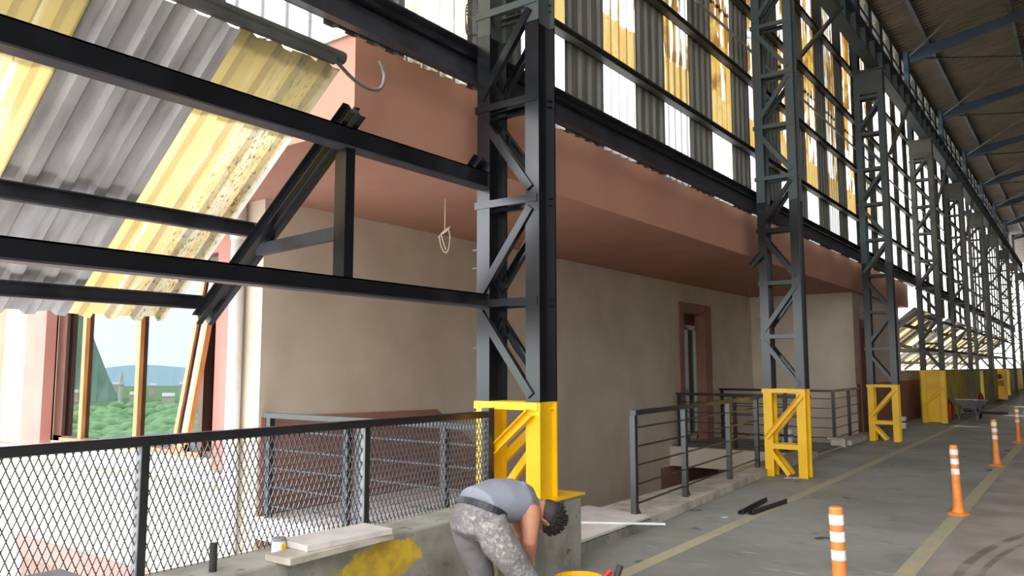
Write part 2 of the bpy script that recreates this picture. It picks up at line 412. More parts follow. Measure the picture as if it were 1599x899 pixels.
for z in (4.97, 6.12, 7.27, 8.42, 9.57):
    bm = B(); box(bm, WX+.025, WX+.035, -2, 66, z-.04, z+.04); box(bm, WX+.025, WX+.13, -2, 66, z+.03, z+.04); box(bm, WX+.025, WX+.13, -2, 66, z-.04, z-.032); obj('girt', bm, M['oldbrown'], wl)
# clerestory band above
bm = B(); box(bm, WX-.05, WX+.05, -2, 66, 10.18, 10.26); box(bm, WX-.05, WX+.05, -2, 66, 11.02, 11.22)
yy = -2.
while yy < 66:
    box(bm, WX-.05, WX+.05, yy, yy+.42, 10.26, 11.02); yy += 1.37
obj('clerestory_frame', bm, M['oldbrown'], wl)
bm = B(); box(bm, WX-.06, WX+.06, -2, 66, 10.52, 10.62); obj('clerestory_rail', bm, M['oldbrown'], wl)

# ------------------------------------------------------------------ setting: building inside the shed
BX = -6.9                         # long beige wall
FY = 5.0                          # wall with the big window, faces the viewer
SX, SZ0, SZ1 = -4.3, 3.37, 4.10   # overhanging slab
SY0, SY1 = 3.87, 26.1
DZ = 2.95
bm = B()
box(bm, BX-.3, BX, FY, 15.5, -3.6, SZ0); box(bm, BX-.3, BX, 16.62, 19.7, -3.6, SZ0); box(bm, BX-.3, BX, 15.5, 16.62, 2.78, SZ0); box(bm, BX-.3, BX, 15.5, 16.62, -3.6, .02)
struct('wall_building', bm, M['wall'], label='long plain beige wall under the overhang')
bm = B(); box(bm, BX-.3, -4.45, 19.7, 19.95, -3.6, SZ0); struct('wall_back', bm, M['wall'], label='short beige wall facing the stairwell')
bm = B()
box(bm, -4.7, -4.45, 19.95, 25.3, -.3, SZ0); box(bm, -4.7, -4.45, 25.3, 31, -.3, 1.5)
struct('wall_side', bm, M['wall'], label='beige wall beyond the third column, dropping to a parapet')
bm = B()   # window wall with its opening
WX0, WX1, WZa, WZb = -11.5, -7.62, .62, 2.86
box(bm, -13.2, WX0, FY, FY+.3, -3.6, SZ0); box(bm, WX1, BX-.302, FY, FY+.3, -3.6, SZ0); box(bm, WX0, WX1, FY, FY+.3, WZb, SZ0); box(bm, WX0, WX1, FY, FY+.3, -3.6, WZa)
box(bm, -16, -13.2, FY-.25, FY+.3, -3.6, SZ0)
struct('wall_front', bm, M['wall'], label='bright pale wall around the big window')
bm = B()
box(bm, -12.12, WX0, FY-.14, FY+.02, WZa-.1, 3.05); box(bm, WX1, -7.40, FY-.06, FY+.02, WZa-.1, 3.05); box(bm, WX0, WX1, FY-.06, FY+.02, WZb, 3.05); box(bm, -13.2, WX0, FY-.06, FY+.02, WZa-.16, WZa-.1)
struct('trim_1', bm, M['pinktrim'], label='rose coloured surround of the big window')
bm = B(); box(bm, -13.2, -7.2, FY-.3, FY, .44, .50); struct('trim_2', bm, M['white'], label='pale sill slab under the big window')
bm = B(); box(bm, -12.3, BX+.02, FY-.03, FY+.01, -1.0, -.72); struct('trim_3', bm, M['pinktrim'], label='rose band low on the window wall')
bm = B(); box(bm, -12.1, BX+.02, FY-.035, FY+.01, -3.6, -1.0); struct('trim_8', bm, M['dado'], label='brown wall base below the rose band')
# overhang
bm = B(); box(bm, -9.6, SX, SY0, SY1, SZ0, SZ1); struct('ceiling_overhang', bm, M['pink'], label='terracotta overhanging slab with fascia and soffit')
bm = B(); box(bm, -9.6, SX+.02, SY0-.02, SY1, SZ1, SZ1+.05); struct('trim_4', bm, M['kerb'], label='thin pale edge strip on top of the terracotta fascia')
bm = B(); box(bm, -9.6, -4.9, 4.3, 4.5, SZ1+.05, 4.62); struct('wall_terrace', bm, M['wall'], label='pale parapet on top of the overhang')
# brown dados
bm = B()
prism(bm, [(FY+.02,-.2),(FY+.02,1.09),(7.72,1.06),(8.75,.40),(14.0,-3.1),(14.0,-3.6),(9,-3.6)], 'x', BX-.01, BX+.015)
struct('trim_5', bm, M['dado'], label='brown dado following the stair down the beige wall')
bm = B(); box(bm, -4.46, -4.43, 19.72, 31.02, -.1, 1.2); struct('trim_6', bm, M['dado'], label='brown dado on the wall beyond the third column')
bm = B(); box(bm, BX-.01, BX+.012, 14.3, 17.2, -3.6, -.37); struct('trim_7', bm, M['dado'], label='brown wall band under the bridge')
# landing, stairs, bridge
bm = B(); box(bm, BX, -4.1, FY+.004, 7.4, -.12, .1); struct('floor_landing', bm, M['marble'], label='pale landing slab at the head of the stairs')
bm = B(); z, yv = .1, 7.4
for k in range(21):
    box(bm, BX, -4.15, yv, yv+.3, z-.38, z-.175); z -= .175; yv += .275
struct('floor_stairs', bm, M['kerb'], label='flight of stone stairs going down beside the beige wall')
bm = B(); box(bm, BX, -4.1, 14.75, 17.2, -.36, .02); struct('floor_bridge', bm, M['wall'], label='flat bridge slab leading to the glazed door')
bm = B(); box(bm, BX, -4.1, 14.78, 17.17, .02, .03); struct('floor_bridge_top', bm, M['concrete'], label='grey walking surface of the bridge to the door')
bm = B(); box(bm, -4.3, -4.1, 5., 20, -3.6, -.25); struct('wall_stairwell', bm, M['wall'])
# kerb
bm = B(); prism(bm, [(-3.65,7.3),(-3.95,11.9),(-4.02,14.7),(-4.35,14.7),(-4.35,7.3)], 'z', 0, .1)
struct('kerb', bm, M['kerb'], label='low stone kerb along the stair opening', bevel=.006)
bm = B(); box(bm, -4.1, -3.63, 5.35, 7.3, 0, .09); obj('stone_slab_base', bm, M['concrete'])['kind'] = 'structure'
bm = B(); prism(bm, [(-3.6,5.4),(-3.63,7.28),(-4.45,7.42),(-4.45,5.4)], 'z', .1, .125); tag(obj('stone_slab', bm, M['marble'], bevel=.004), 'pale marble slab at the stair head right of the concrete plinth', 'slab', kind='thing')
bm = B(); box(bm, -4.35, -4.02, 17.2, 19.7, 0, .1); struct('kerb', bm, M['kerb'], label='low kerb by the second stair opening')
bm = B(); box(bm, -4.35, -4.0, 17.05, 19.7, -.2, 0); struct('floor_edge', bm, M['concrete'])

# ------------------------------------------------------------------ the big window
win = struct('window_1', label='big brown framed window mirroring hills, trees and a minaret', loc=(-9.5, FY, WZa))
bm = B()
box(bm, WX0, -11.26, FY+.03, FY+.13, WZa, WZb); box(bm, -8.02, -7.94, FY+.02, FY+.13, WZa, WZb); box(bm, -7.70, WX1, FY+.02, FY+.13, WZa, WZb)
box(bm, WX0, WX1, FY+.03, FY+.13, WZa, WZa+.07); box(bm, WX0, WX1, FY+.03, FY+.13, WZb-.08, WZb)
obj('window_frame', bm, M['darkwood'], win)
for x in (-10.74, -9.36):
    bm = B(); box(bm, x-.045, x+.045, FY+.02, FY+.11, WZa, WZb); obj('mullion', bm, M['wood'], win)
bm = B(); box(bm, -11.26, -7.94, FY+.0, FY+.06, WZa+.005, WZa+.05); obj('window_sill', bm, M['wood'], win)
for x0, x1 in ((-11.26,-10.785),(-10.695,-9.405),(-9.315,-8.02)):
    bm = B(); box(bm, x0, x1, FY+.07, FY+.078, WZa+.05, WZb-.06); obj('pane', bm, M['glass'], win)
# narrow top hung sash, swung out at the bottom
sash = bpy.data.objects.new('sash', None); C.objects.link(sash); sash.parent = win; sash.location = Vector((-7.82, FY+.02, WZb-.1)) - win.location
bm = B(); h = WZb - WZa - .18
box(bm, -.13, -.07, -.03, .03, -h, 0); box(bm, .07, .13, -.03, .03, -h, 0); box(bm, -.13, .13, -.03, .03, -.07, 0); box(bm, -.13, .13, -.03, .03, -h, -h+.07)
s1 = obj('sash_frame', bm, M['wood']); s1.parent = sash; s1.location = (0,0,0)
bm = B(); box(bm, -.07, .07, -.004, .004, -h+.07, -.07); s2 = obj('sash_pane', bm, M['glass']); s2.parent = sash; s2.location = (0,0,0)
sash.rotation_euler = (math.radians(-9), 0, 0)
# dim room behind the glass
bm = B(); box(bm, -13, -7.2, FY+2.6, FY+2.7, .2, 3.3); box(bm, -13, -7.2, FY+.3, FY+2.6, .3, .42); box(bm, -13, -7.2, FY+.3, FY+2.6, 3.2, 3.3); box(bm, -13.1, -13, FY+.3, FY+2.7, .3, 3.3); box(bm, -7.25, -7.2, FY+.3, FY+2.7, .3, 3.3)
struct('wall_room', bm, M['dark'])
# downpipe on the corner
dp = thing('downpipe', 'white round downpipe on the wall corner right of the big window', 'pipe', (-7.22, FY-.09, -1.6))
bm = B(); tube(bm, [(-7.22,FY-.09,-3.5),(-7.22,FY-.09,3.36)], .075, 16); obj('pipe', bm, M['white'], dp, smooth=True)
for z in (-.6, 2.95):
    bm = B(); tube(bm, [(-7.22,FY-.09,z),(-7.22,FY-.09,z+.05)], .083, 16); box(bm, -7.24, -7.20, FY-.03, FY, z, z+.05); obj('pipe_clip', bm, M['white'], dp)
# ------------------------------------------------------------------ door
door = struct('door_1', label='narrow glazed door with brown surround in the beige wall', loc=(BX, 16.06, 0))
bm = B(); X0, X1 = BX-.02, BX+.03
box(bm, X0, X1, 15.28, 15.5, .02, 2.98); box(bm, X0, X1, 16.62, 17.0, .02, 2.98); box(bm, X0, X1, 15.5, 16.62, 2.76, 2.98)
box(bm, BX-.26, BX, 16.60, 16.64, .02, 2.78); box(bm, BX-.26, BX, 15.48, 15.51, .02, 2.78); box(bm, BX-.26, BX, 15.5, 16.62, 2.75, 2.79)
obj('door_surround', bm, M['dado'], door)
bm = B(); X0, X1 = BX-.24, BX-.18
for a, b in ((15.51,15.6),(15.98,16.06),(16.09,16.17),(16.52,16.6)): box(bm, X0, X1, a, b, .03, 2.5)
box(bm, X0, X1, 15.51, 16.6, 2.42, 2.52); box(bm, X0, X1, 15.51, 16.6, .03, .16)
obj('door_frame', bm, M['alu'], door)
for a, b in ((15.6,15.98),(16.17,16.52)):
    bm = B(); box(bm, BX-.215, BX-.205, a, b, .16, 2.42); obj('pane', bm, M['doorglass'], door)
bm = B(); box(bm, BX-.215, BX-.205, 15.51, 16.6, 2.52, 2.75); obj('transom_panel', bm, M['darkwood'], door)
bm = B(); box(bm, BX-.18, BX-.13, 16.0, 16.03, 1.0, 1.14); obj('door_handle', bm, M['steel'], door)
bm = B(); box(bm, BX-1.8, BX-1.7, 14.8, 17.4, 0, 3.1); box(bm, BX-1.8, BX-.3, 14.8, 14.9, 0, 3.1); box(bm, BX-1.8, BX-.3, 17.3, 17.4, 0, 3.1); box(bm, BX-1.8, BX-.3, 14.8, 17.4, 3, 3.1); box(bm, BX-1.8, BX-.3, 14.8, 17.4, -.1, .01); struct('wall_doorroom', bm, M['wall'])
bm = B(); box(bm, BX-.01, BX+.03, 17.0, 17.06, 1.14, 1.30); tag(obj('light_switch', bm, M['white'], bevel=.005), 'small white switch on the right edge of the glazed door surround', 'switch', kind='thing')
d2 = struct('door_2', label='brown door edge beyond the third column', loc=(-4.45, 21, 0))
bm = B(); box(bm, -4.47, -4.40, 20.05, 20.25, .0, 2.75); box(bm, -4.47, -4.40, 21.25, 21.45, .0, 2.75); box(bm, -4.47, -4.40, 20.25, 21.25, 2.55, 2.75); obj('door_surround', bm, M['dado'], d2)
bm = B(); box(bm, -4.47, -4.42, 20.25, 21.25, 0, 2.55); obj('door_leaf', bm, M['darkwood'], d2)

# ------------------------------------------------------------------ laced steel columns
XL, XR, FW, FD = -3.905, -3.42, .13, .24     # chord centres, flange width, depth along the hall
def chord(bm, xc, y0, z0, z1):
    box(bm, xc-FW/2, xc+FW/2, y0, y0+.016, z0, z1); box(bm, xc-FW/2, xc+FW/2, y0+FD-.016, y0+FD, z0, z1); box(bm, xc-.005+.02, xc+.005+.02, y0+.016, y0+FD-.016, z0, z1)
def column(n):
    y0 = colY(n); zb = .61 if n == 1 else 0.
    zy = 1.335 if n == 1 else (1.28 if n == 2 else 1.22 if n == 3 else 1.5)
    zs = {1: 4.35, 2: 4.1, 3: 3.9}.get(n, zy)          # where the fresh black paint ends
    lab = {1: 'nearest laced steel column, black above a yellow base, standing on the concrete plinth',
           2: 'second laced steel column, yellow base on the floor at the end of the stair railing',
           3: 'third laced steel column, open yellow base beside the white bucket and brown dado',
           4: 'fourth laced steel column, with a closed yellow box base beside the red extinguisher',
           5: 'fifth laced steel column, dark legs behind the wheelbarrow',
           7: 'seventh laced steel column, yellow box base carrying a round sign'}.get(n, '%s laced dark steel column of the row along the side wall' % ORD[n-1])
    t = thing('steel_column', lab, 'column', ((XL+XR)/2, y0+FD/2, zb))
    yel = M['yellow'] if n <= 4 or n == 7 else M['oldbrown']
    blk = M['black'] if n <= 3 else M['oldbrown']; old = M['old'] if n <= 3 else M['oldbrown']
    for xc in (XL, XR):
        bm = B(); chord(bm, xc, y0, zb, zy); obj('base_leg', bm, yel, t)
        if zs > zy: bm = B(); chord(bm, xc, y0, zy, zs); obj('leg', bm, blk, t)
        bm = B(); chord(bm, xc, y0, zs, 7.8); obj('upper_leg', bm, old, t)
    lo, hi = XL - FW/2 - .02, XR + FW/2 - .02
    def mt(z): return yel if z < zy - .05 else (blk if z < zs else old)
    many = True
    acc = {}
    def put(name, m, fn):
        if many: bm = B(); fn(bm); obj(name, bm, m, t)
        else: fn(acc.setdefault((name, m.name), (B(), m))[0])
    zl = [zy + .805*k for k in range(0, 9)]
    for fy, sg in ((y0-.004, -1), (y0+FD+.004, 1)):
        for k, z in enumerate(zl[:-1] + [7.7]):
            m = yel if k == 0 else mt(z)
            put('batten', m, lambda bm: channel(bm, (lo,fy,z-.03), (hi,fy,z-.03), .06, .05, .007, (0,0,1), sg))
        for k in range(len(zl)-1):
            z0, z1 = zl[k]+.05, zl[k+1]-.10
            a, b = ((lo+.06, z1), (hi-.06, z0)) if k % 2 == 0 else ((lo+.06, z0), (hi-.06, z1))
            put('brace', mt((z0+z1)/2), lambda bm: channel(bm, (a[0],fy+sg*.01,a[1]), (b[0],fy+sg*.01,b[1]), .065, .045, .007, (0,0,1), sg))
    # lacing inside the yellow base
    if n == 1:
        for fy, sg in ((y0-.006,-1),(y0+FD+.006,1)):
            put('base_brace', yel, lambda bm: channel(bm, (hi-.05,fy,1.26), (lo+.10,fy,.86), .07, .05, .008, (0,0,1), sg))
        put('base_brace', yel, lambda bm: channel(bm, (hi-.1,y0+.12,1.02), (lo+.2,y0+.12,.64), .06, .05, .008))
        bm = B(); box(bm, -4.02, -3.28, y0-.08, y0+FD+.28, .6, .615); obj('base_plate', bm, yel, t)
    elif n in (2, 3):
        zc = .44 if n == 2 else .40
        for fy, sg in ((y0-.006,-1),(y0+FD+.006,1)):
            put('base_brace', yel, lambda bm: channel(bm, (hi-.03,fy,zy-.1), (lo+.06,fy,zc+.12), .07, .05, .008, (0,0,1), sg))
            put('base_batten', yel, lambda bm: channel(bm, (lo+.02,fy,zc), (hi,fy,zc), .075, .05, .008, (0,0,1), sg))
            put('bent_brace', yel, lambda bm: channel(bm, (lo+.09,fy,zc-.05), (lo+.36,fy+.02,.03), .06, .045, .008, (0,0,1), sg))
    else:
        if n in (4, 7):
            bm = B(); prism(bm, [(lo+.03,.22),(lo+.14,.02),(hi,.02),(hi,1.5),(lo+.03,1.5)], 'y', y0+.10, y0+.16); obj('base_panel', bm, yel, t)
            put('base_brace', yel, lambda bm: channel(bm, (hi-.02,y0-.006,1.0), (lo+.06,y0-.006,.5), .06, .045, .008, (0,0,1), -1))
            put('base_batten', yel, lambda bm: channel(bm, (lo+.02,y0-.006,1.1), (hi,y0-.006,1.1), .06, .045, .008, (0,0,1), -1))
        if n == 7:
            bm = B(); lathe(bm, [(.13,0),(.13,.01)], 20); bmesh.ops.rotate(bm, verts=bm.verts, matrix=Matrix.Rotation(math.pi/2, 3, 'X')); bmesh.ops.translate(bm, verts=bm.verts, vec=(-3.66,y0-.03,1.12))
            for q in range(3): box(bm, -3.84, -3.48, y0-.045, y0-.03, .86-.09*q, .91-.09*q)
            obj('sign_marks', bm, M['rust'], t)
    # head box under the crane girder and the slimmer post above it
    bm = B(); box(bm, lo+.02, hi+.02, y0-.01, y0+FD+.01, 7.75, 8.3); box(bm, lo-.02, hi+.06, y0-.05, y0+FD+.05, 8.26, 8.3); obj('head_box', bm, old, t)
    bm = B(); chord(bm, -3.92, y0, 8.3, 11.1); obj('upper_post', bm, M['blue'], t)
    if n <= 2:   # small clips left on the left hand flange
        for z in ((2.55,2.40,1.75) if n == 1 else (2.6,2.35,1.8)):
            bm = B(); box(bm, XL-FW/2-.06, XL-FW/2, y0+.02, y0+.06, z, z+.012); box(bm, XL-FW/2-.012, XL-FW/2, y0+.02, y0+.06, z, z+.09); obj('clip', bm, blk, t)
        bm = B(); channel(bm, (XL-FW/2-.10, y0-.03, 3.13), (XL-FW/2+.06, y0-.03, 3.30), .09, .05, .008); obj('cut_bracket', bm, blk, t)
    for (nm, _), (bm, m) in acc.items(): obj(nm, bm, m, t)
for n in range(1, 11): column(n)

# crane girder spans, wind braces, roof trusses
for n in range(1, 10):
    y0, y1 = colY(n)+.12, colY(n+1)+.12
    bm = B(); x = -3.52
    box(bm, x-.15, x+.15, y0+.005, y1-.005, 8.80, 8.83); box(bm, x-.12, x+.12, y0+.005, y1-.005, 8.306, 8.33); box(bm, x-.01, x+.01, y0+.005, y1-.005, 8.33, 8.80)
    for k in range(8): box(bm, x-.11, x+.11, y0+.3+k*.86, y0+.31+k*.86, 8.33, 8.80)
    box(bm, x-.04, x+.04, y0+.005, y1-.005, 8.83, 8.90)
    tag(obj('crane_girder', bm, M['old']), 'crane girder span between the %s and %s columns' % (ORD[n-1], ORD[n]), 'girder', 'crane girder spans', 'thing')
for n in range(2, 9):
    y0 = colY(n)+.12
    bm = B(); bar(bm, (-3.33, y0+.15, 6.35), (-3.335, y0+3.1, 8.30), .07, .05)
    tag(obj('knee_brace', bm, M['oldbrown']), 'slanting brace from the %s column up to the crane girder' % ORD[n-1], 'brace', 'knee braces', 'thing')
for n in range(1, 11):
    y0 = colY(n)+.12
    t = thing('roof_truss', 'roof rafter frame rising right from the head of the %s column' % ORD[n-1], 'truss', (-3.9, y0, 11.0), 'roof rafter frames')
    bm = B(); bar(bm, (-3.84, y0, RZ(-3.84)-.32), (15.8, y0, RZ(15.8)-.32), .14, .26); obj('rafter', bm, M['blue'], t)
    bm = B(); bar(bm, (-3.84, y0, 10.78), (-2.6, y0, RZ(-2.6)-.44), .10, .12); obj('haunch', bm, M['blue'], t)
    if n < 10:
        bm = B(); bar(bm, (-3.8, y0+.1, RZ(-3.8)-.36), (-1.2, y0+DY/2, RZ(-1.2)-.30), .04, .05); obj('tie', bm, M['oldbrown'], t)
        bm = B(); bar(bm, (-3.8, y0+DY-.1, RZ(-3.8)-.36), (-1.2, y0+DY/2, RZ(-1.2)-.30), .04, .05); obj('tie', bm, M['oldbrown'], t)
        bm = B(); bar(bm, (-1.2, y0+DY/2, RZ(-1.2)-.30), (2.2, y0+.1, RZ(2.2)-.36), .04, .05); obj('tie', bm, M['blue'], t)
        bm = B(); bar(bm, (-1.2, y0+DY/2, RZ(-1.2)-.30), (2.2, y0+DY-.1, RZ(2.2)-.36), .04, .05); obj('tie', bm, M['blue'], t)
for i, x in enumerate((-3.3, -1.2, .6, 2.4, 4.2)):
    bm = B(); box(bm, x-.05, x+.05, 0, 74, RZ(x)-.17, RZ(x)-.03)
    tag(obj('roof_purlin', bm, M['oldbrown']), 'long roof purlin, %s from the side wall' % ORD[i], 'purlin', 'roof purlins', 'thing')
bm = B(); tube(bm, [(-4.0, -1, 6.55), (-4.0, 66, 6.55)], .022, 6); tag(obj('conduit', bm, M['steel']), 'thin pale conduit running along the wall sheets behind the columns', 'pipe', kind='thing')
# heavy sill beam at the foot of the wall sheets
sb = thing('sill_beam', 'heavy dark beam along the foot of the corrugated wall, above the terracotta fascia', 'beam', (-4.15, 3, 4.1))
bm = B(); box(bm, -4.105, -4.095, 2.3, 66, 3.99, 4.30); box(bm, -4.105, -4.0, 2.3, 66, 4.29, 4.302); box(bm, -4.105, -4.02, 2.3, 66, 3.99, 4.002); obj('beam', bm, M['purlin'], sb)
bm = B(); box(bm, -4.094, -4.04, 2.3, 66, 4.20, 4.22); obj('edge_angle', bm, M['black'], sb)

# ------------------------------------------------------------------ steel frame of the near canopy
def hbeam(name, label, z0, z1):
    t = thing(name, label, 'beam', (-3.9, 2, z0))
    bm = B(); box(bm, -3.86, -3.85, -2.6, Y1+.01, z0, z1); box(bm, -3.96, -3.85, -2.6, Y1+.01, z1-.01, z1); obj('web', bm, M['black'], t)
    bm = B(); box(bm, -3.96, -3.845, -2.6, Y1+.01, z0-.008, z0+.004); obj('lower_flange', bm, M['purlin'], t)
hbeam('tie_beam', 'upper black horizontal beam running left from the nearest column', 3.055, 3.185)
hbeam('tie_beam', 'lower black horizontal beam running left from the nearest column', 2.085, 2.185)
br = thing('canopy_bracket', 'black slanted double channel bracket carrying the canopy edge by the pink slab', 'bracket', (-3.95, 3.45, 2.2))
bm = B(); p, q = Vector((-5.50,3.45,1.97)), Vector((-3.83,3.45,3.30))
for s in (-1, 1):
    channel(bm, p + Vector((0,s*.028,0)), q + Vector((0,s*.028,0)), .10, .045, .008, (0,0,1), -s)
obj('rafter', bm, M['black'], br)
bm = B(); box(bm, -3.93, -3.87, 3.42, 3.50, 2.18, 3.06); box(bm, -4.0, -3.93, 3.44, 3.45, 2.18, 3.06); obj('post', bm, M['black'], br)
bm = B(); channel(bm, (-4.88,3.47,2.46), (-3.99,3.47,2.50), .085, .05, .008, (0,0,1), -1); obj('strut', bm, M['purlin'], br)

# canopy purlins and sheets
CZ = lambda x: 2.74 + .8*(x + 4.86)
CX0, CX1 = -5.84, -3.86
cp = thing('canopy', 'sloping lean-to canopy of grey and yellowed translucent sheets on the left', 'canopy', (-4.8, 1.5, 2.6))
def canopy_sheet(parent, y0, wd, m, name, x0=CX0, x1=CX1, ribs=4, jag=0.):
    bm = B(); pr = corr_profile(ribs, wd, .035); nx = 14
    nrm = Vector((-.8,0,1)).normalized(); g = []
    for i in range(nx+1):
        row = []
        for s, d in pr:
            e = 0.
            if jag and i in (0, nx): e = random.uniform(-jag, jag)
            x = x0 + (x1-x0)*i/nx + e
            row.append(bm.verts.new(Vector((x, y0+s, CZ(x)+.012)) + nrm*(.035-d)))
        g.append(row)
    for i in range(nx):
        for k in range(len(pr)-1): bm.faces.new((g[i][k], g[i][k+1], g[i+1][k+1], g[i+1][k]))
    return obj(name, bm, m, parent)
edges = [(2.60,.77,'t'),(1.80,.82,'s'),(1.02,.80,'t'),(.24,.80,'s'),(-.56,.82,'t'),(-1.36,.82,'s')]
for y0, wd, k in edges:
    canopy_sheet(cp, y0, wd, M['canopytrans' if k == 't' else 'galv'], 'translucent_sheet' if k == 't' else 'steel_sheet', jag=.012 if k == 't' else .004)
for x, nm in ((-4.95,'purlin'),(-5.58,'purlin')):
    bm = B(); z = CZ(x) - .005; channel(bm, (x,-2.2,z-.05), (x,3.50,z-.05), .10, .06, .008, (0,0,1), 1); box(bm, x-.005, x+.06, -2.2, 3.50, z-.106, z-.098); obj(nm, bm, M['purlin'], cp)
bm = B(); x = -3.90; z = 3.655; tube(bm, [(x,-2.2,z),(x,3.40,z)], .045, 10); box(bm, x+.02, x+.06, -2.2, 3.30, z-.08, z-.03); obj('top_purlin', bm, M['oldbrown'], cp)
# lean-to canopies of the far bays
for n in range(4, 9):
    y0 = colY(n) + .5
    y1 = colY(n+1)
    t = thing('far_canopy', 'striped lean-to canopy outside the wall between the %s and %s columns' % (ORD[n-1], ORD[n]), 'canopy', (-5, (y0+y1)/2, 2.6), 'far lean-to canopies')
    yv = y0; k = 0
    while yv < y1 - .78:
        canopy_sheet(t, yv, .76, M['canopytrans' if k % 2 else 'galv'], 'translucent_sheet' if k % 2 else 'steel_sheet', x0=-6.3, x1=-4.1); yv += .76; k += 1
    for x in (-4.6,-5.3,-6.0):
        bm = B(); box(bm, x-.03, x+.03, y0+.01, y1-.03, CZ(x)-.11, CZ(x)-.005); obj('purlin', bm, M['oldbrown'], t)
    for yy in (y0+.02, (y0+y1)/2):
        bm = B(); bar(bm, (-6.2,yy,CZ(-6.2)-.18), (-3.96,yy,CZ(-3.96)-.18), .06, .10); bar(bm, (-5.4,yy,2.12), (-3.98,yy,2.12), .05, .08); obj('bracket', bm, M['oldbrown'], t)
    for z in (2.13, 3.1):
        bm = B(); box(bm, -3.99, -3.91, colY(n)+FD+.02, colY(n+1)-.02, z-.05, z+.05); obj('rail', bm, M['oldbrown'], t)
# mustard painted low walls of the far bays
for n in range(4, 10):
    bm = B(); y0, y1 = colY(n)+.36, colY(n+1)-.12
    x1 = -3.72 if n % 2 == 0 else -3.85
    box(bm, -4.06, x1, y0, y1, 0, 1.48); box(bm, -4.08, x1+.03, y0, y1, 1.48, 1.52)
    tag(obj('low_wall', bm, M['mustard']), 'grimy mustard low wall between the %s and %s columns' % (ORD[n-1], ORD[n]), 'wall', 'mustard low walls', 'structure')

# ------------------------------------------------------------------ plinth, ledge and what lies on it
bm = B(); prism(bm, [(-4.08,4.72),(-3.28,4.72),(-3.30,5.42),(-4.08,5.42)], 'z', 0, .6)
pl = tag(obj('concrete_plinth', bm, M['concrete'], bevel=.02), 'grey concrete plinth under the nearest yellow column', 'plinth', kind='thing')
bm = B(); prism(bm, [(-3.42,.6),(-3.275,.6),(-3.275,0),(-3.50,0),(-3.45,.18),(-3.41,.3)], 'y', 4.708, 4.722); box(bm, -3.55,-3.26, 4.60, 4.722, 0, .012); obj('yellow_paint_strip', bm, M['yellow'], pl)
bm = B(); box(bm, -3.86, -3.5, -3, 4.60, 0, .58); tag(obj('concrete_ledge', bm, M['ledge'], bevel=.012), 'long grey concrete ledge under the mesh railing with a yellow paint patch', 'ledge', kind='thing')
def slab(name, label, c, L, W, h, rot, m, bev=.003):
    bm = B(); box(bm, -W/2, W/2, -L/2, L/2, 0, h)
    o = obj(name, bm, m, bevel=bev); o.location = c; o.rotation_euler = (0,0,rot); return tag(o, label, 'slab', kind='thing')
slab('stone_slab', 'lower pale stone slab lying on the ledge, jutting out at the left', (-3.50,3.06,.581), .78, .20, .035, math.radians(2), M['kerb'])
slab('stone_slab', 'upper pale stone slab lying askew on the other slab by the mesh railing', (-3.545,3.13,.617), .60, .26, .034, math.radians(-4), M['marble'])
bm = B(); box(bm, -3.76, -3.5, 1.42, 1.78, .581, .66); box(bm, -3.74,-3.52,1.40,1.70,.66,.715); tag(obj('concrete_block', bm, mat('dark_grey_block', S(112,112,112), S(96,96,96), 6, .8), bevel=.004), 'dark grey block stack on the ledge at the left edge', 'block', kind='thing')
bm = B(); tube(bm, [(-3.62,2.38,.578),(-3.62,2.38,.72)], .02, 10); tag(obj('pipe_stub', bm, M['rust']), 'short black upright pipe stub on the ledge left of the paint can', 'pipe', kind='thing')
pc = thing('paint_can', 'small white paint can beside the stone slabs on the ledge', 'can', (-3.65,2.80,.58))
bm = B(); lathe(bm, [(.036,0),(.038,.004),(.038,.075),(.036,.08)], 18, (-3.65,2.80,.58)); obj('can_body', bm, M['white'], pc, smooth=False)
bm = B(); lathe(bm, [(.041,.078),(.041,.09),(.03,.094)], 18, (-3.65,2.80,.58)); obj('lid', bm, M['steel'], pc)
bm = B(); box(bm, -3.618, -3.606, 2.79, 2.815, .60, .64); obj('paint_drip', bm, M['yellow'], pc)

# ------------------------------------------------------------------ railings
def rail_mesh():
    X = -3.79; t = thing('mesh_railing', 'black expanded mesh railing on the concrete ledge at the left', 'railing', (X, 2.6, .58))
    z0, z1 = .59, 1.215; ya, yb = .25, 4.80
    bm = B(); box(bm, X-.03, X+.03, ya, yb+.05, z1, z1+.05); obj('top_rail', bm, M['blackrail'], t, bevel=.006)
    for y in (.62, 2.085, 3.56):
        bm = B(); box(bm, X-.02, X+.025, y-.02, y+.02, .58, z1); obj('post', bm, M['blackrail'], t)
        bm = B(); box(bm, X-.024, X+.024, y-.026, y-.0205, .58, z1); obj('post_lit_face', bm, M['steel'], t)  # grey facing stands in for sky light on the front of the black post
    bm = B(); box(bm, X-.03, X+.04, 4.80, 4.87, .58, 1.29); obj('end_post', bm, M['blackrail'], t)
    pitch, per = .037, .086
    H = z1 - z0; sl = pitch/per
    for a, b in ((ya,.60),(.645,2.06),(2.11,3.535),(3.585,4.80)):
        bm = B()
        for sgn in (1, -1):
            run = H*sl; y = a - run
            while y < b + run:
                # clip the strand  y(s) = y + sgn*s*run
                y0, y1 = (y, y+run) if sgn > 0 else (y+run, y)
                s0, s1 = 0., 1.
                d = y1 - y0
                for lim, side in ((a, 1), (b, -1)):
                    sc = (lim - y0)/d
                    if (d > 0) == (side > 0): s0 = max(s0, sc)
                    else: s1 = min(s1, sc)
                if s1 - s0 > .01:
                    bar(bm, (X+sgn*.0012, y0+d*s0, z0+H*s0), (X+sgn*.0012, y0+d*s1, z0+H*s1), .0042, .0068, (1,0,0))
                y += pitch
        obj('mesh_panel', bm, M['blackrail'], t)
rail_mesh()
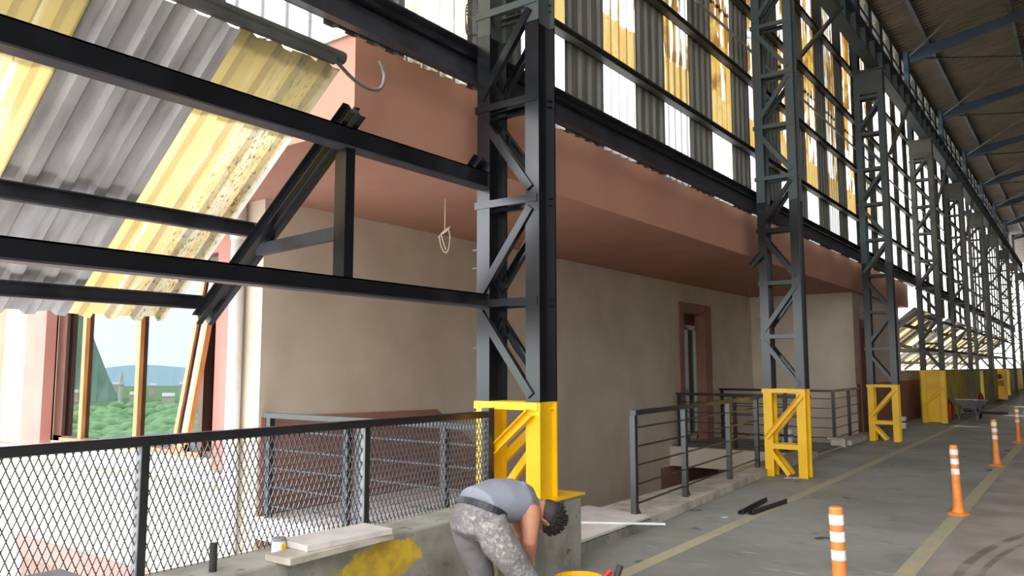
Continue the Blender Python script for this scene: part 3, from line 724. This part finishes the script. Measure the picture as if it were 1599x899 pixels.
def bar_railing(label, pts, posts, base, top, nb, m, feet=(), pw=.045, group=None, barz0=None, bt=.016):
    """pts: plan corners; posts: list of plan points; nb bars"""
    t = thing('bar_railing', label, 'railing', (pts[0][0], pts[0][1], base), group)
    for a, b in zip(pts, pts[1:]):
        bm = B(); bar(bm, (a[0],a[1],top-.025), (b[0],b[1],top-.025), .065, .05); obj('top_rail', bm, m, t)
        for k in range(nb):
            z = base + (top-base)*(k+.62)/(nb+.55)
            bm = B(); bar(bm, (a[0],a[1],z), (b[0],b[1],z), bt, bt); obj('bar', bm, m, t)
    for x, y in posts:
        bm = B(); box(bm, x-.03, x+.03, y-.03, y+.03, base, top-.05); obj('post', bm, m, t)
    for x, y in feet:
        bm = B(); prism(bm, [(y+.03,base),(y+.14,base),(y+.03,base+.12)], 'x', x-.006, x+.006); obj('foot_gusset', bm, m, t)
P4 = [(-3.80,7.26),(-3.86,8.69),(-4.0,10.4),(-4.14,12.0)]
bar_railing('black bar railing on the kerb between the plinth slab and the second column', P4[:1]+P4[-1:], [(-3.80,7.27),(-3.885,8.7),(-4.0,10.4),(-4.12,11.85)], .1, 1.16, 5, M['blackrail'], feet=[(-3.80,7.27),(-3.885,8.7)])
bar_railing('black bar railing across the near side of the bridge to the glazed door', [(BX+.12,14.86),(-4.15,14.86)], [(BX+.18,14.86),(-5.58,14.86),(-4.62,14.86)], .0, 1.09, 5, M['blackrail'])
bar_railing('black bar railing across the far side of the bridge, turning at the concrete block', [(BX+.14,17.1),(-4.32,17.1),(-4.42,19.66)], [(BX+.2,17.1),(-5.3,17.1),(-4.32,17.1),(-4.37,18.6)], .02, 1.13, 5, M['blackrail'])
bar_railing('grey topped bar railing on the landing behind the mesh railing', [(BX+.04,5.06),(-4.02,5.06)], [(BX+.12,5.06),(-5.62,5.06),(-5.46,5.06),(-4.42,5.06)], .1, 1.14, 5, M['blackrail'])

# ------------------------------------------------------------------ flexible bollards
def bollard(x, y, lab, lean):
    t = thing('bollard', lab, 'bollard', (x, y, 0), 'orange and white bollards along the yellow line')
    bm = B(); lathe(bm, [(.115,0),(.115,.012),(.075,.03)], 24, (x,y,0)); obj('base', bm, M['orange'], t)
    bm = B(); lathe(bm, [(.066,.02),(.054,.09),(.047,.18),(.042,.36),(.041,.73),(.036,.745)], 24, (x,y,0)); o = obj('post', bm, M['orange'], t, smooth=False)
    for z in (.43,.54,.64):
        bm = B(); lathe(bm, [(.0425,z),(.0433,z+.004),(.0433,z+.056),(.0425,z+.06)], 24, (x,y,0), cap=False); obj('reflective_band', bm, M['refl'], t)
    t.rotation_euler = (0, math.radians(lean), 0)
bollard(-1.30, 5.15, 'nearest orange and white bollard, cut off by the bottom edge', -1)
bollard(-1.25, 9.92, 'second orange and white bollard, standing on the worn yellow line', -1)
bollard(-1.31, 15.1, 'third orange bollard, more worn and dirty than the two nearer ones', -1)
bollard(-1.31, 19.9, 'farthest orange bollard near the right edge', 0)

# ------------------------------------------------------------------ loose things on the floor
def angle_bar(lab, p, q):
    bm = B(); bar(bm, p, q, .06, .008, oh=.0); bar(bm, p, q, .008, .055, ow=.026, oh=.026); bar(bm, p, q, .008, .03, ow=-.026, oh=.014)
    return tag(obj('steel_bar', bm, M['rust']), lab, 'bar', kind='thing')
angle_bar('left one of two short black steel bars lying on the floor', (-3.17,8.52,.004), (-3.23,9.5,.004))
angle_bar('right one of two short black steel bars lying on the floor', (-3.07,8.55,.004), (-3.0,9.52,.004))
bm = B(); box(bm, -.01, .01, -.02, .02, 0, .004); bar(bm, (-.03,-.03,.004), (.02,.03,.006), .03, .004); o = obj('floor_scrap', bm, M['white']); o.location = (-3.24,8.25,0); tag(o, 'white scrap on the floor in front of the black bars', 'scrap', kind='thing')
bm = B()
for k in range(5): bar(bm, (random.uniform(-.12,.12), random.uniform(-.08,.08), .012), (random.uniform(-.12,.12), random.uniform(-.08,.08), .02), .025, .018)
o = obj('rubble', bm, M['kerb']); o.location = (-3.56,11.62,0); o['kind'] = 'stuff'; o['label'] = 'small rubble at the foot of the second column'; o['category'] = 'rubble'
bm = B(); box(bm, -.14, .14, -.10, .10, 0, .15); box(bm, -.2, .12, -.12, .1, .15, .18); o = obj('concrete_block', bm, M['kerb'], bevel=.006); o.location = (-4.18,16.86,0.0); tag(o, 'pale concrete block on the floor under the railing corner', 'block', kind='thing')
def bucket(lab, x, y, z=0, s=1.):
    t = thing('bucket', lab, 'bucket', (x,y,z))
    bm = B(); lathe(bm, [(.115*s,0),(.14*s,.27*s),(.148*s,.275*s),(.148*s,.29*s),(.136*s,.29*s),(.11*s,.03*s)], 24, (x,y,z)); obj('bucket_body', bm, M['white'], t)
    bm = B(); pts = [(x+.145*s*math.cos(a), y, z+.27*s-.13*s*math.sin(a)) for a in [math.pi*k/12 for k in range(13)]]
    tube(bm, [(p[0], y-.145*s*.3-.02, p[2]) for p in pts], .004, 6); obj('handle', bm, M['steel'], t)
    bm = B(); lathe(bm, [(.131*s,.15*s),(.134*s,.19*s)], 24, (x,y,z), cap=False); obj('stripe', bm, M['blue'], t)
bucket('white bucket on the floor beside the yellow base of the third column', -4.1, 22.9)
bucket('white bucket on the bridge behind the second column', -5.2, 16.8, .03, .95)
bm = B(); bar(bm, (-4.02,6.50,.137), (-3.30,6.92,.137), .022, .018); tag(obj('wooden_lath', bm, M['white']), 'long pale lath lying across the marble slab by the plinth', 'lath', kind='thing')
yb = thing('paint_bucket', 'yellow paint bucket at the bottom edge below the plinth', 'bucket', (-2.64,4.30,0))
bm = B(); lathe(bm, [(.12,0),(.15,.27),(.158,.275),(.158,.30),(.146,.30),(.118,.03)], 28, (-2.64,4.30,0)); obj('bucket_body', bm, M['yellow'], yb)
bm = B(); lathe(bm, [(.001,.22),(.142,.22)], 28, (-2.64,4.30,0), cap=False); obj('paint', bm, M['yellow'], yb)
pr_ = thing('paint_roller', 'red handled paint roller resting in the yellow bucket', 'roller', (-2.56,4.42,.3))
bm = B(); tube(bm, [(-2.53,4.34,.27),(-2.49,4.42,.335)], [.016,.02], 12); obj('handle', bm, M['red'], pr_)
bm = B(); tube(bm, [(-2.53,4.34,.27),(-2.60,4.29,.245),(-2.66,4.30,.235)], .004, 6); obj('wire_arm', bm, M['steel'], pr_)
bm = B(); tube(bm, [(-2.47,4.44,.27),(-2.455,4.49,.36)], .022, 12); obj('roller_sleeve', bm, M['rust'], pr_)
def extinguisher(lab, x, y, z=0):
    t = thing('fire_extinguisher', lab, 'fire extinguisher', (x,y,z), 'red fire extinguishers')
    bm = B(); lathe(bm, [(.085,0),(.09,.02),(.09,.44),(.07,.50),(.03,.53)], 18, (x,y,z)); obj('cylinder', bm, M['red'], t, smooth=False)
    bm = B(); lathe(bm, [(.025,.53),(.025,.58)], 12, (x,y,z)); box(bm, x-.015, x+.015, y-.09, y+.03, z+.58, z+.60); box(bm, x-.012, x+.012, y-.08, y+.02, z+.615, z+.63); obj('valve', bm, M['rust'], t)
    bm = B(); tube(bm, [(x,y+.03,z+.56),(x+.06,y-.08,z+.56),(x+.10,y-.08,z+.42),(x+.098,y-.05,z+.2)], .011, 8); obj('hose', bm, M['rust'], t)
extinguisher('red fire extinguisher standing beside the closed yellow base of the fourth column', -3.55, 27.5)
extinguisher('red fire extinguisher farther away, beside the mustard wall past the wheelbarrow', -3.55, 36.2)
def wheelbarrow():
    t = thing('wheelbarrow', 'grey wheelbarrow parked by the mustard wall', 'wheelbarrow', (0,0,0))
    cx, cy = 0., 0.
    bm = B(); lo = [(cx-.20,cy-.16,.36),(cx+.24,cy-.16,.33),(cx+.24,cy+.16,.33),(cx-.20,cy+.16,.36)]; hi = [(cx-.42,cy-.31,.62),(cx+.46,cy-.30,.58),(cx+.46,cy+.30,.58),(cx-.42,cy+.31,.62)]
    a = [bm.verts.new(p) for p in lo]; b = [bm.verts.new(p) for p in hi]; bm.faces.new(a)
    for k in range(4): bm.faces.new((a[k], a[(k+1)%4], b[(k+1)%4], b[k]))
    o = obj('tray', bm, M['steel'], t); sd = o.modifiers.new('solid', 'SOLIDIFY'); sd.thickness = .012
    bm = B(); tube(bm, [hi[0],hi[1],hi[2],hi[3],hi[0]], .012, 6); obj('tray_rim', bm, M['white'], t)
    bm = B(); lathe(bm, [(.10,-.03),(.17,-.035),(.18,0),(.17,.035),(.10,.03)], 20); bmesh.ops.rotate(bm, verts=bm.verts, matrix=Matrix.Rotation(math.pi/2, 3, 'X')); bmesh.ops.translate(bm, verts=bm.verts, vec=(cx+.62,cy,.18)); obj('wheel', bm, M['sole'], t)
    for s in (-1, 1):
        bm = B(); tube(bm, [(cx+.62,cy+s*.05,.18),(cx+.2,cy+s*.2,.31),(cx-.35,cy+s*.27,.45),(cx-.78,cy+s*.3,.62)], .016, 8); obj('handle', bm, M['steel'], t)
        bm = B(); tube(bm, [(cx-.05,cy+s*.24,.37),(cx-.34,cy+s*.26,.02)], .014, 8); tube(bm, [(cx-.34,cy+s*.26,.015),(cx-.50,cy+s*.27,.40)], .014, 8); obj('leg', bm, M['steel'], t)
    bm = B(); tube(bm, [(cx-.25,cy-.25,.22),(cx-.25,cy+.25,.22)], .012, 8); obj('crossbar', bm, M['steel'], t)
    t.location = (-2.98, 27.75, 0); t.rotation_euler = (0, 0, math.radians(78))
wheelbarrow()
bm = B(); box(bm, -3.6, -2.3, 31.2, 31.3, 0, .08); box(bm, -3.6,-2.3,31.14,31.36,.08,.09); tag(obj('steel_bar', bm, M['rust']), 'long dark steel section on the far floor behind the wheelbarrow', 'bar', kind='thing')

# ------------------------------------------------------------------ cables
hc = thing('hanging_cable', 'pale looped cable hanging from the soffit left of the nearest column', 'cable', (-5.37,6.12,3.37))
bm = B(); x, y = -5.37, 6.12; tube(bm, [(x,y,3.375),(x,y,3.03)], .006, 6); obj('cable', bm, M['cable'], hc)
bm = B(); tube(bm, smoothed([(x+.03,y+.02,3.06),(x+.045,y+.03,2.95),(x+.03,y+.02,2.82),(x,y,2.80),(x-.03,y-.02,2.86),(x-.045,y-.03,2.96),(x-.03,y-.02,3.0),(x+.03,y+.02,3.06)]), .006, 6)
tube(bm, [(x-.06,y-.04,2.955),(x-.02,y-.01,3.0),(x+.03,y+.02,3.04),(x+.045,y+.03,3.075)], .008, 6); tube(bm, [(x-.03,y-.02,2.98),(x-.01,y,2.88),(x+.01,y+.01,2.83)], .006, 6); obj('cable_loop', bm, M['cable'], hc)
bm = B(); tube(bm, [(-6.1,17.2,3.375),(-6.1,17.2,3.1),(-6.11,17.2,2.86)], .006, 6); tag(obj('hanging_cable', bm, M['greycable']), 'thin straight cable hanging from the soffit left of the second column', 'cable', kind='thing')
bm = B()
for k in range(4):
    r = .09 + .012*k; tube(bm, [(-4.03+.01*k+.02*math.cos(a*2), 4.90+r*math.cos(a), 4.47+.03*k*.5+r*math.sin(a)) for a in [2*math.pi*j/18 for j in range(19)]], .006, 6)
tag(obj('cable_coil', bm, M['greycable']), 'loose coil of grey wire on the sill beam left of the nearest column', 'cable', kind='thing')
bm = B(); tube(bm, smoothed([(-3.92,3.34,3.64),(-3.97,3.55,3.58),(-4.03,3.75,3.58),(-4.08,3.92,3.64),(-4.1,3.98,3.76),(-4.1,3.93,3.86)]), .013, 8); tag(obj('cable_stub', bm, M['greycable']), 'thick curled cable end in front of the terracotta fascia corner', 'cable', kind='thing')
bm = B(); tube(bm, [(-4.3,3.2,4.0),(-4.2,3.55,4.1),(-4.12,3.9,4.3)], .004, 6); tag(obj('thin_wire', bm, M['rust']), 'thin dark wire slanting up to the sill beam above the fascia corner', 'wire', kind='thing')

# ------------------------------------------------------------------ the painter
ru = Vector((math.cos(YAW), math.sin(YAW), 0)); wf = Vector((-math.sin(YAW), math.cos(YAW), 0)); Z = Vector((0,0,1))
G = Vector((-2.737, 3.574, 0))
def L(u, w_, z): return G + ru*u + wf*w_ + Z*z
F = (ru*.76 + wf*.65).normalized(); Rr = (ru*.65 - wf*.76).normalized()
man = thing('person', 'person in grey vest and paint splattered trousers, bent over beside the concrete plinth', 'person', tuple(G))
def remeshed(name, bm, m, vox, sm=6, parent=man):
    o = obj(name, bm, m, parent)
    r = o.modifiers.new('join', 'REMESH'); r.mode = 'VOXEL'; r.voxel_size = vox; r.use_smooth_shade = True
    s = o.modifiers.new('smooth', 'SMOOTH'); s.factor = .5; s.iterations = sm
    return o
pelvis, waist, mid, chest, shc, neck, head = L(-.111,0,.743), L(-.08,.03,.82), L(-.005,.1,.84), L(.085,.18,.83), L(.135,.23,.815), L(.212,.25,.79), L(.288,.265,.728)
Rsh, Relb, Rwr = L(.195,.085,.775), L(.190,.06,.629), L(.185,.17,.47)
Lsh, Lelb, Lwr = L(.045,.33,.872), L(.14,.38,.62), L(.15,.32,.46)
Rhip, Rkn, Ran = L(-.04,-.085,.72), L(.175,-.02,.42), L(.11,-.08,.09)
Lhip, Lkn, Lan = L(-.172,.085,.72), L(-.088,.20,.40), L(-.16,.12,.09)
hdir = (ru*.62 + wf*.25 - Z*.72).normalized()        # towards the crown
fdir = (-ru*.62 - wf*.1 - Z*.62); fdir = (fdir + wf*.55); fdir = (fdir - hdir*fdir.dot(hdir)).normalized()   # where the face looks
sdir = hdir.cross(fdir).normalized()
if sdir.dot(-wf) < 0: sdir = -sdir                    # the side turned to the viewer
bm = B()
up_sh = Rr
loft(bm, [(pelvis,.15,.11),(waist,.145,.105),(mid,.155,.11),(chest,.165,.11),(shc,.15,.085),(neck - (neck-shc)*.35,.075,.06)], Rr)
loft(bm, [(shc,.06,.06),(neck,.054,.052),(neck.lerp(head,.5),.052,.05)], Rr)
hc_ = head
# skull, jaw, nose
loft(bm, [(hc_ - hdir*.085 + fdir*.025,.045,.045),(hc_ - hdir*.055 + fdir*.015,.06,.072),(hc_ - hdir*.01,.071,.088),(hc_ + hdir*.04 - fdir*.005,.073,.092),(hc_ + hdir*.08 - fdir*.008,.058,.074),(hc_ + hdir*.102 - fdir*.008,.03,.04)], sdir)
loft(bm, [(hc_ - hdir*.075 + fdir*.05,.028,.02),(hc_ - hdir*.05 + fdir*.075,.034,.02),(hc_ - hdir*.085 + fdir*.06,.02,.016)], sdir)
tube(bm, [hc_ + fdir*.082 + hdir*.02, hc_ + fdir*.104 - hdir*.022, hc_ + fdir*.088 - hdir*.03], [.008,.014,.011], 10)     # nose
tube(bm, [hc_ + fdir*.08 - hdir*.052 - sdir*.022, hc_ + fdir*.092 - hdir*.05, hc_ + fdir*.08 - hdir*.052 + sdir*.022], [.006,.009,.006], 8)  # lips
for s in (-1, 1):     # brow and ear
    tube(bm, [hc_ + fdir*.078 + hdir*.03 + sdir*s*.045, hc_ + fdir*.09 + hdir*.034 + sdir*s*.02], .009, 8)
    e = hc_ + sdir*s*.081 - fdir*.008 - hdir*.01
    tube(bm, [e + hdir*.03, e + hdir*.028 - fdir*.018 + sdir*s*.012, e - fdir*.02 + sdir*s*.014, e - hdir*.026 - fdir*.006 + sdir*s*.006, e - hdir*.03], [.008,.009,.009,.008,.006], 8)
    loft(bm, [(e + hdir*.025,.006,.014),(e - hdir*.022,.006,.012)], sdir)
def limb(pts, rad): tube(bm, pts, rad, 14)
limb([shc.lerp(Rsh,.5), Rsh, Rsh.lerp(Relb,.4), Rsh.lerp(Relb,.82), Relb.lerp(Rwr,.06), Relb.lerp(Rwr,.3), Relb.lerp(Rwr,.75), Rwr], [.06,.064,.056,.045,.043,.043,.034,.028])
limb([shc.lerp(Lsh,.5), Lsh, Lsh.lerp(Lelb,.4), Lsh.lerp(Lelb,.82), Lelb.lerp(Lwr,.06), Lelb.lerp(Lwr,.3), Lwr], [.06,.06,.05,.043,.042,.042,.027])
limb([Rhip, Rhip.lerp(Rkn,.5), Rkn, Rkn.lerp(Ran,.3), Ran], [.085,.07,.052,.053,.036]); limb([Lhip, Lhip.lerp(Lkn,.5), Lkn, Lkn.lerp(Lan,.3), Lan], [.085,.07,.052,.053,.036])
def hand(wr, d, side, palm_n):
    d = d.normalized(); side = (side - d*side.dot(d)).normalized(); n = d.cross(side)
    if n.dot(palm_n) < 0: n = -n
    loft(bm, [(wr,.026,.02),(wr + d*.035,.036,.017),(wr + d*.085,.042,.014)], side)
    for k, (o_, ln) in enumerate(((-.031,.068),(-.0105,.08),(.0105,.075),(.031,.058))):
        a = wr + d*.083 + side*o_; b_ = a + d*ln*.45 + n*.006; c_ = b_ + d*ln*.28 + n*ln*.22; e_ = c_ + d*ln*.08 + n*ln*.28
        tube(bm, [a, b_, c_, e_], [.0095,.009,.0082,.0068], 8)
    a = wr + d*.03 - side*.03; tube(bm, [a, a + d*.03 - side*.024 + n*.008, a + d*.058 - side*.03 + n*.02, a + d*.075 - side*.026 + n*.03], [.013,.012,.010,.008], 8)
hand(Rwr, L(.175,.22,.36) - Rwr, Rr, -F); hand(Lwr, L(.14,.28,.35) - Lwr, -Rr, -F)
for an in (Ran, Lan): loft(bm, [(an - F*.06 - Z*.03,.035,.04),(an - Z*.03,.035,.04),(an + F*.1 - Z*.05,.04,.025)], Rr)
remeshed('body', bm, M['skin'], .0065, 4)
# hair: dark cap over the crown and back, shaved sides
bk = -fdir
def cap(name, c, rs, rf, ru_, p0, n, m, tufts=0):
    bm = B(); bmesh.ops.create_icosphere(bm, subdivisions=4, radius=1)
    for v in bm.verts:
        q = v.co.copy(); v.co = c + sdir*(q.x*rs) + fdir*(q.y*rf) + hdir*(q.z*ru_)
    n = n.normalized()
    bmesh.ops.bisect_plane(bm, geom=bm.verts[:] + bm.edges[:] + bm.faces[:], plane_co=p0, plane_no=n, clear_inner=True)
    bmesh.ops.holes_fill(bm, edges=[e for e in bm.edges if e.is_boundary])
    sf = [(v.co.copy(), (v.co - c).normalized()) for v in bm.verts if (v.co - p0).dot(n) > .012]
    for k in range(tufts):
        q, d = random.choice(sf); d = (d + bk*.3 + Vector((random.uniform(-.4,.4), random.uniform(-.4,.4), random.uniform(-.4,.4)))).normalized()
        tube(bm, [q - d*.012, q + d*.016], [.012,.002], 5)
    obj(name, bm, m, man, smooth=True)
cap('hair', hc_ + hdir*.020 + bk*.006, .084, .104, .106, hc_ + hdir*.034, hdir*.88 + bk*.47, M['hair'], 150)
cap('shaved_hair', hc_ + hdir*.008 + bk*.006, .0795, .099, .100, hc_ - hdir*.014 + bk*.004, hdir*.66 + bk*.75, M['stubble'])
# vest
bm = B()
loft(bm, [(waist - (mid-waist)*.42,.164,.123),(waist,.162,.122),(mid - Z*.004,.170,.126),(chest - Z*.004,.176,.126),(shc - (shc-chest)*.1,.150,.105)], Rr, 24)
for s in (-1, 1): tube(bm, [chest + Rr*s*.09 + Z*.09, shc + Rr*s*.085 + Z*.07, neck + Rr*s*.07 + Z*.0 - (neck-shc)*.4, shc + Rr*s*.08 - Z*.08], .03, 10)
remeshed('vest', bm, M['shirt'], .009, 6)
# trousers, one piece
bm = B()
loft(bm, [(pelvis - Z*.06 - F*.02,.15,.12),(pelvis - F*.01,.172,.138),(waist - (waist-pelvis)*.25,.160,.124)], Rr, 24)
for hp, kn, an, s in ((Rhip,Rkn,Ran,1),(Lhip,Lkn,Lan,-1)):
    loft(bm, [(hp + Z*.04,.095,.10),(hp.lerp(kn,.25),.098,.102),(hp.lerp(kn,.6),.085,.088),(kn,.074,.078),(kn.lerp(an,.35),.074,.076),(kn.lerp(an,.8),.07,.072),(an - Z*.01,.072,.078)], Rr, 20)
remeshed('trousers', bm, M['trousers'], .010, 5)
bm = B(); ax = (waist - pelvis).normalized(); bc = waist - (waist-pelvis)*.22
pts = []
a_ = (Rr - ax*Rr.dot(ax)).normalized(); b_ = ax.cross(a_)
for k in range(33):
    a = 2*math.pi*k/32; pts.append(bc + a_*(.168*math.cos(a)) + b_*(.131*math.sin(a)))
for k in range(32): bar(bm, pts[k], pts[k+1], .012, .036, ax)
obj('belt', bm, M['belt'], man)
for an, nm in ((Ran,1),(Lan,2)):
    bm = B(); loft(bm, [(an - F*.085 - Z*.045,.036,.04),(an - F*.03 - Z*.035,.042,.055),(an + F*.06 - Z*.05,.048,.042),(an + F*.14 - Z*.062,.046,.028)], Rr); o = remeshed('shoe', bm, M['shoe'], .008, 3)
    bm = B(); prism(bm, [((an + F*f + Rr*r).x, (an + F*f + Rr*r).y) for f, r in ((-.11,-.03),(-.11,.03),(0,.045),(.13,.05),(.18,.02),(.18,-.02),(.13,-.05),(0,-.045))], 'z', 0, .022); obj('sole', bm, M['sole'], man)

# ------------------------------------------------------------------ landscape mirrored by the window (left, behind the viewer)
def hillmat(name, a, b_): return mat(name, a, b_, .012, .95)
hz = mat('distant_hazy_hills', S(176,196,206), S(164,186,194), .004, .95)  # distance haze is put into the pale blue-grey colour
def ridge(name, dist, z0, hfun, m, a0=195, a1=240, n=60, depth=120):
    bm = B(); A, Bv, Cv = [], [], []
    for k in range(n+1):
        a = math.radians(a0 + (a1-a0)*k/n); h = hfun(k/n)
        for lst, dd, z in ((A, dist, z0), (Bv, dist+depth*.6, h), (Cv, dist+depth, z0)): lst.append(bm.verts.new((math.cos(a)*dd, math.sin(a)*dd, z)))
    for k in range(n):
        bm.faces.new((A[k], A[k+1], Bv[k+1], Bv[k])); bm.faces.new((Bv[k], Bv[k+1], Cv[k+1], Cv[k]))
    return struct(name, bm, m)
bm = B(); v = [bm.verts.new(p) for p in ((-1800,-1800,-32),(-62,-1800,-32),(-62,60,-32),(-1800,60,-32))]; bm.faces.new(v)
struct('ground_valley', bm, hillmat('green_valley', S(120,150,92), S(98,128,80)), label='green valley beyond the yard')
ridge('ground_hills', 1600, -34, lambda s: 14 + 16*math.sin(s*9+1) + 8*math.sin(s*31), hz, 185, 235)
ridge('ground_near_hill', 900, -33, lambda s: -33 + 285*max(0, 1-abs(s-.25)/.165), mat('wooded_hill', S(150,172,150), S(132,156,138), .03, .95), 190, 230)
tm = mat('tree_green', S(160,188,134), S(124,156,108), .12, .95)  # greens paled to carry the haze in the colour
bm = B()
for k in range(700):
    a = math.radians(random.uniform(198, 216)); d = random.uniform(300, 660)
    r = random.uniform(2.5, 5.5)
    mtx = Matrix.Translation((math.cos(a)*d, math.sin(a)*d, -32 + r*.7)) @ Matrix.Diagonal((r*1.3, r*1.3, r, 1))
    bmesh.ops.create_icosphere(bm, subdivisions=2, radius=1, matrix=mtx)
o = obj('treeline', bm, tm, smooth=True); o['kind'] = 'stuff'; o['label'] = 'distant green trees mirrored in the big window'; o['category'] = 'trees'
hm = mat('pale_house', S(236,220,212), S(226,210,202), .2, .9)
for k in range(14):
    a = math.radians(201 + k*.95 + random.uniform(-.25,.25)); d = 720 + 45*(k*5 % 11); sx = random.uniform(7, 11)
    if abs(math.degrees(a)-206.66) < .8: d = 1200
    bm = B(); h = random.uniform(8, 15); box(bm, -6, 6, -sx/2, sx/2, 0, h); prism(bm, [(-7,h),(7,h),(0,h+3)], 'y', -sx/2, sx/2)
    o = obj('house', bm, hm); o.location = (math.cos(a)*d, math.sin(a)*d, -32); o.rotation_euler = (0,0,a)
    tag(o, 'pale house on the valley floor, far outside', 'house', 'distant houses', 'thing')
a = math.radians(206.66); d = 800
bm = B(); lathe(bm, [(2,0),(2,17),(2.8,18),(2.8,19.5),(1.6,20),(1.5,25),(1.9,25.2),(.1,33)], 12)
o = obj('minaret', bm, hm); o.location = (math.cos(a)*d, math.sin(a)*d, -32); tag(o, 'slim white minaret mirrored in the middle pane of the big window', 'minaret', kind='thing')
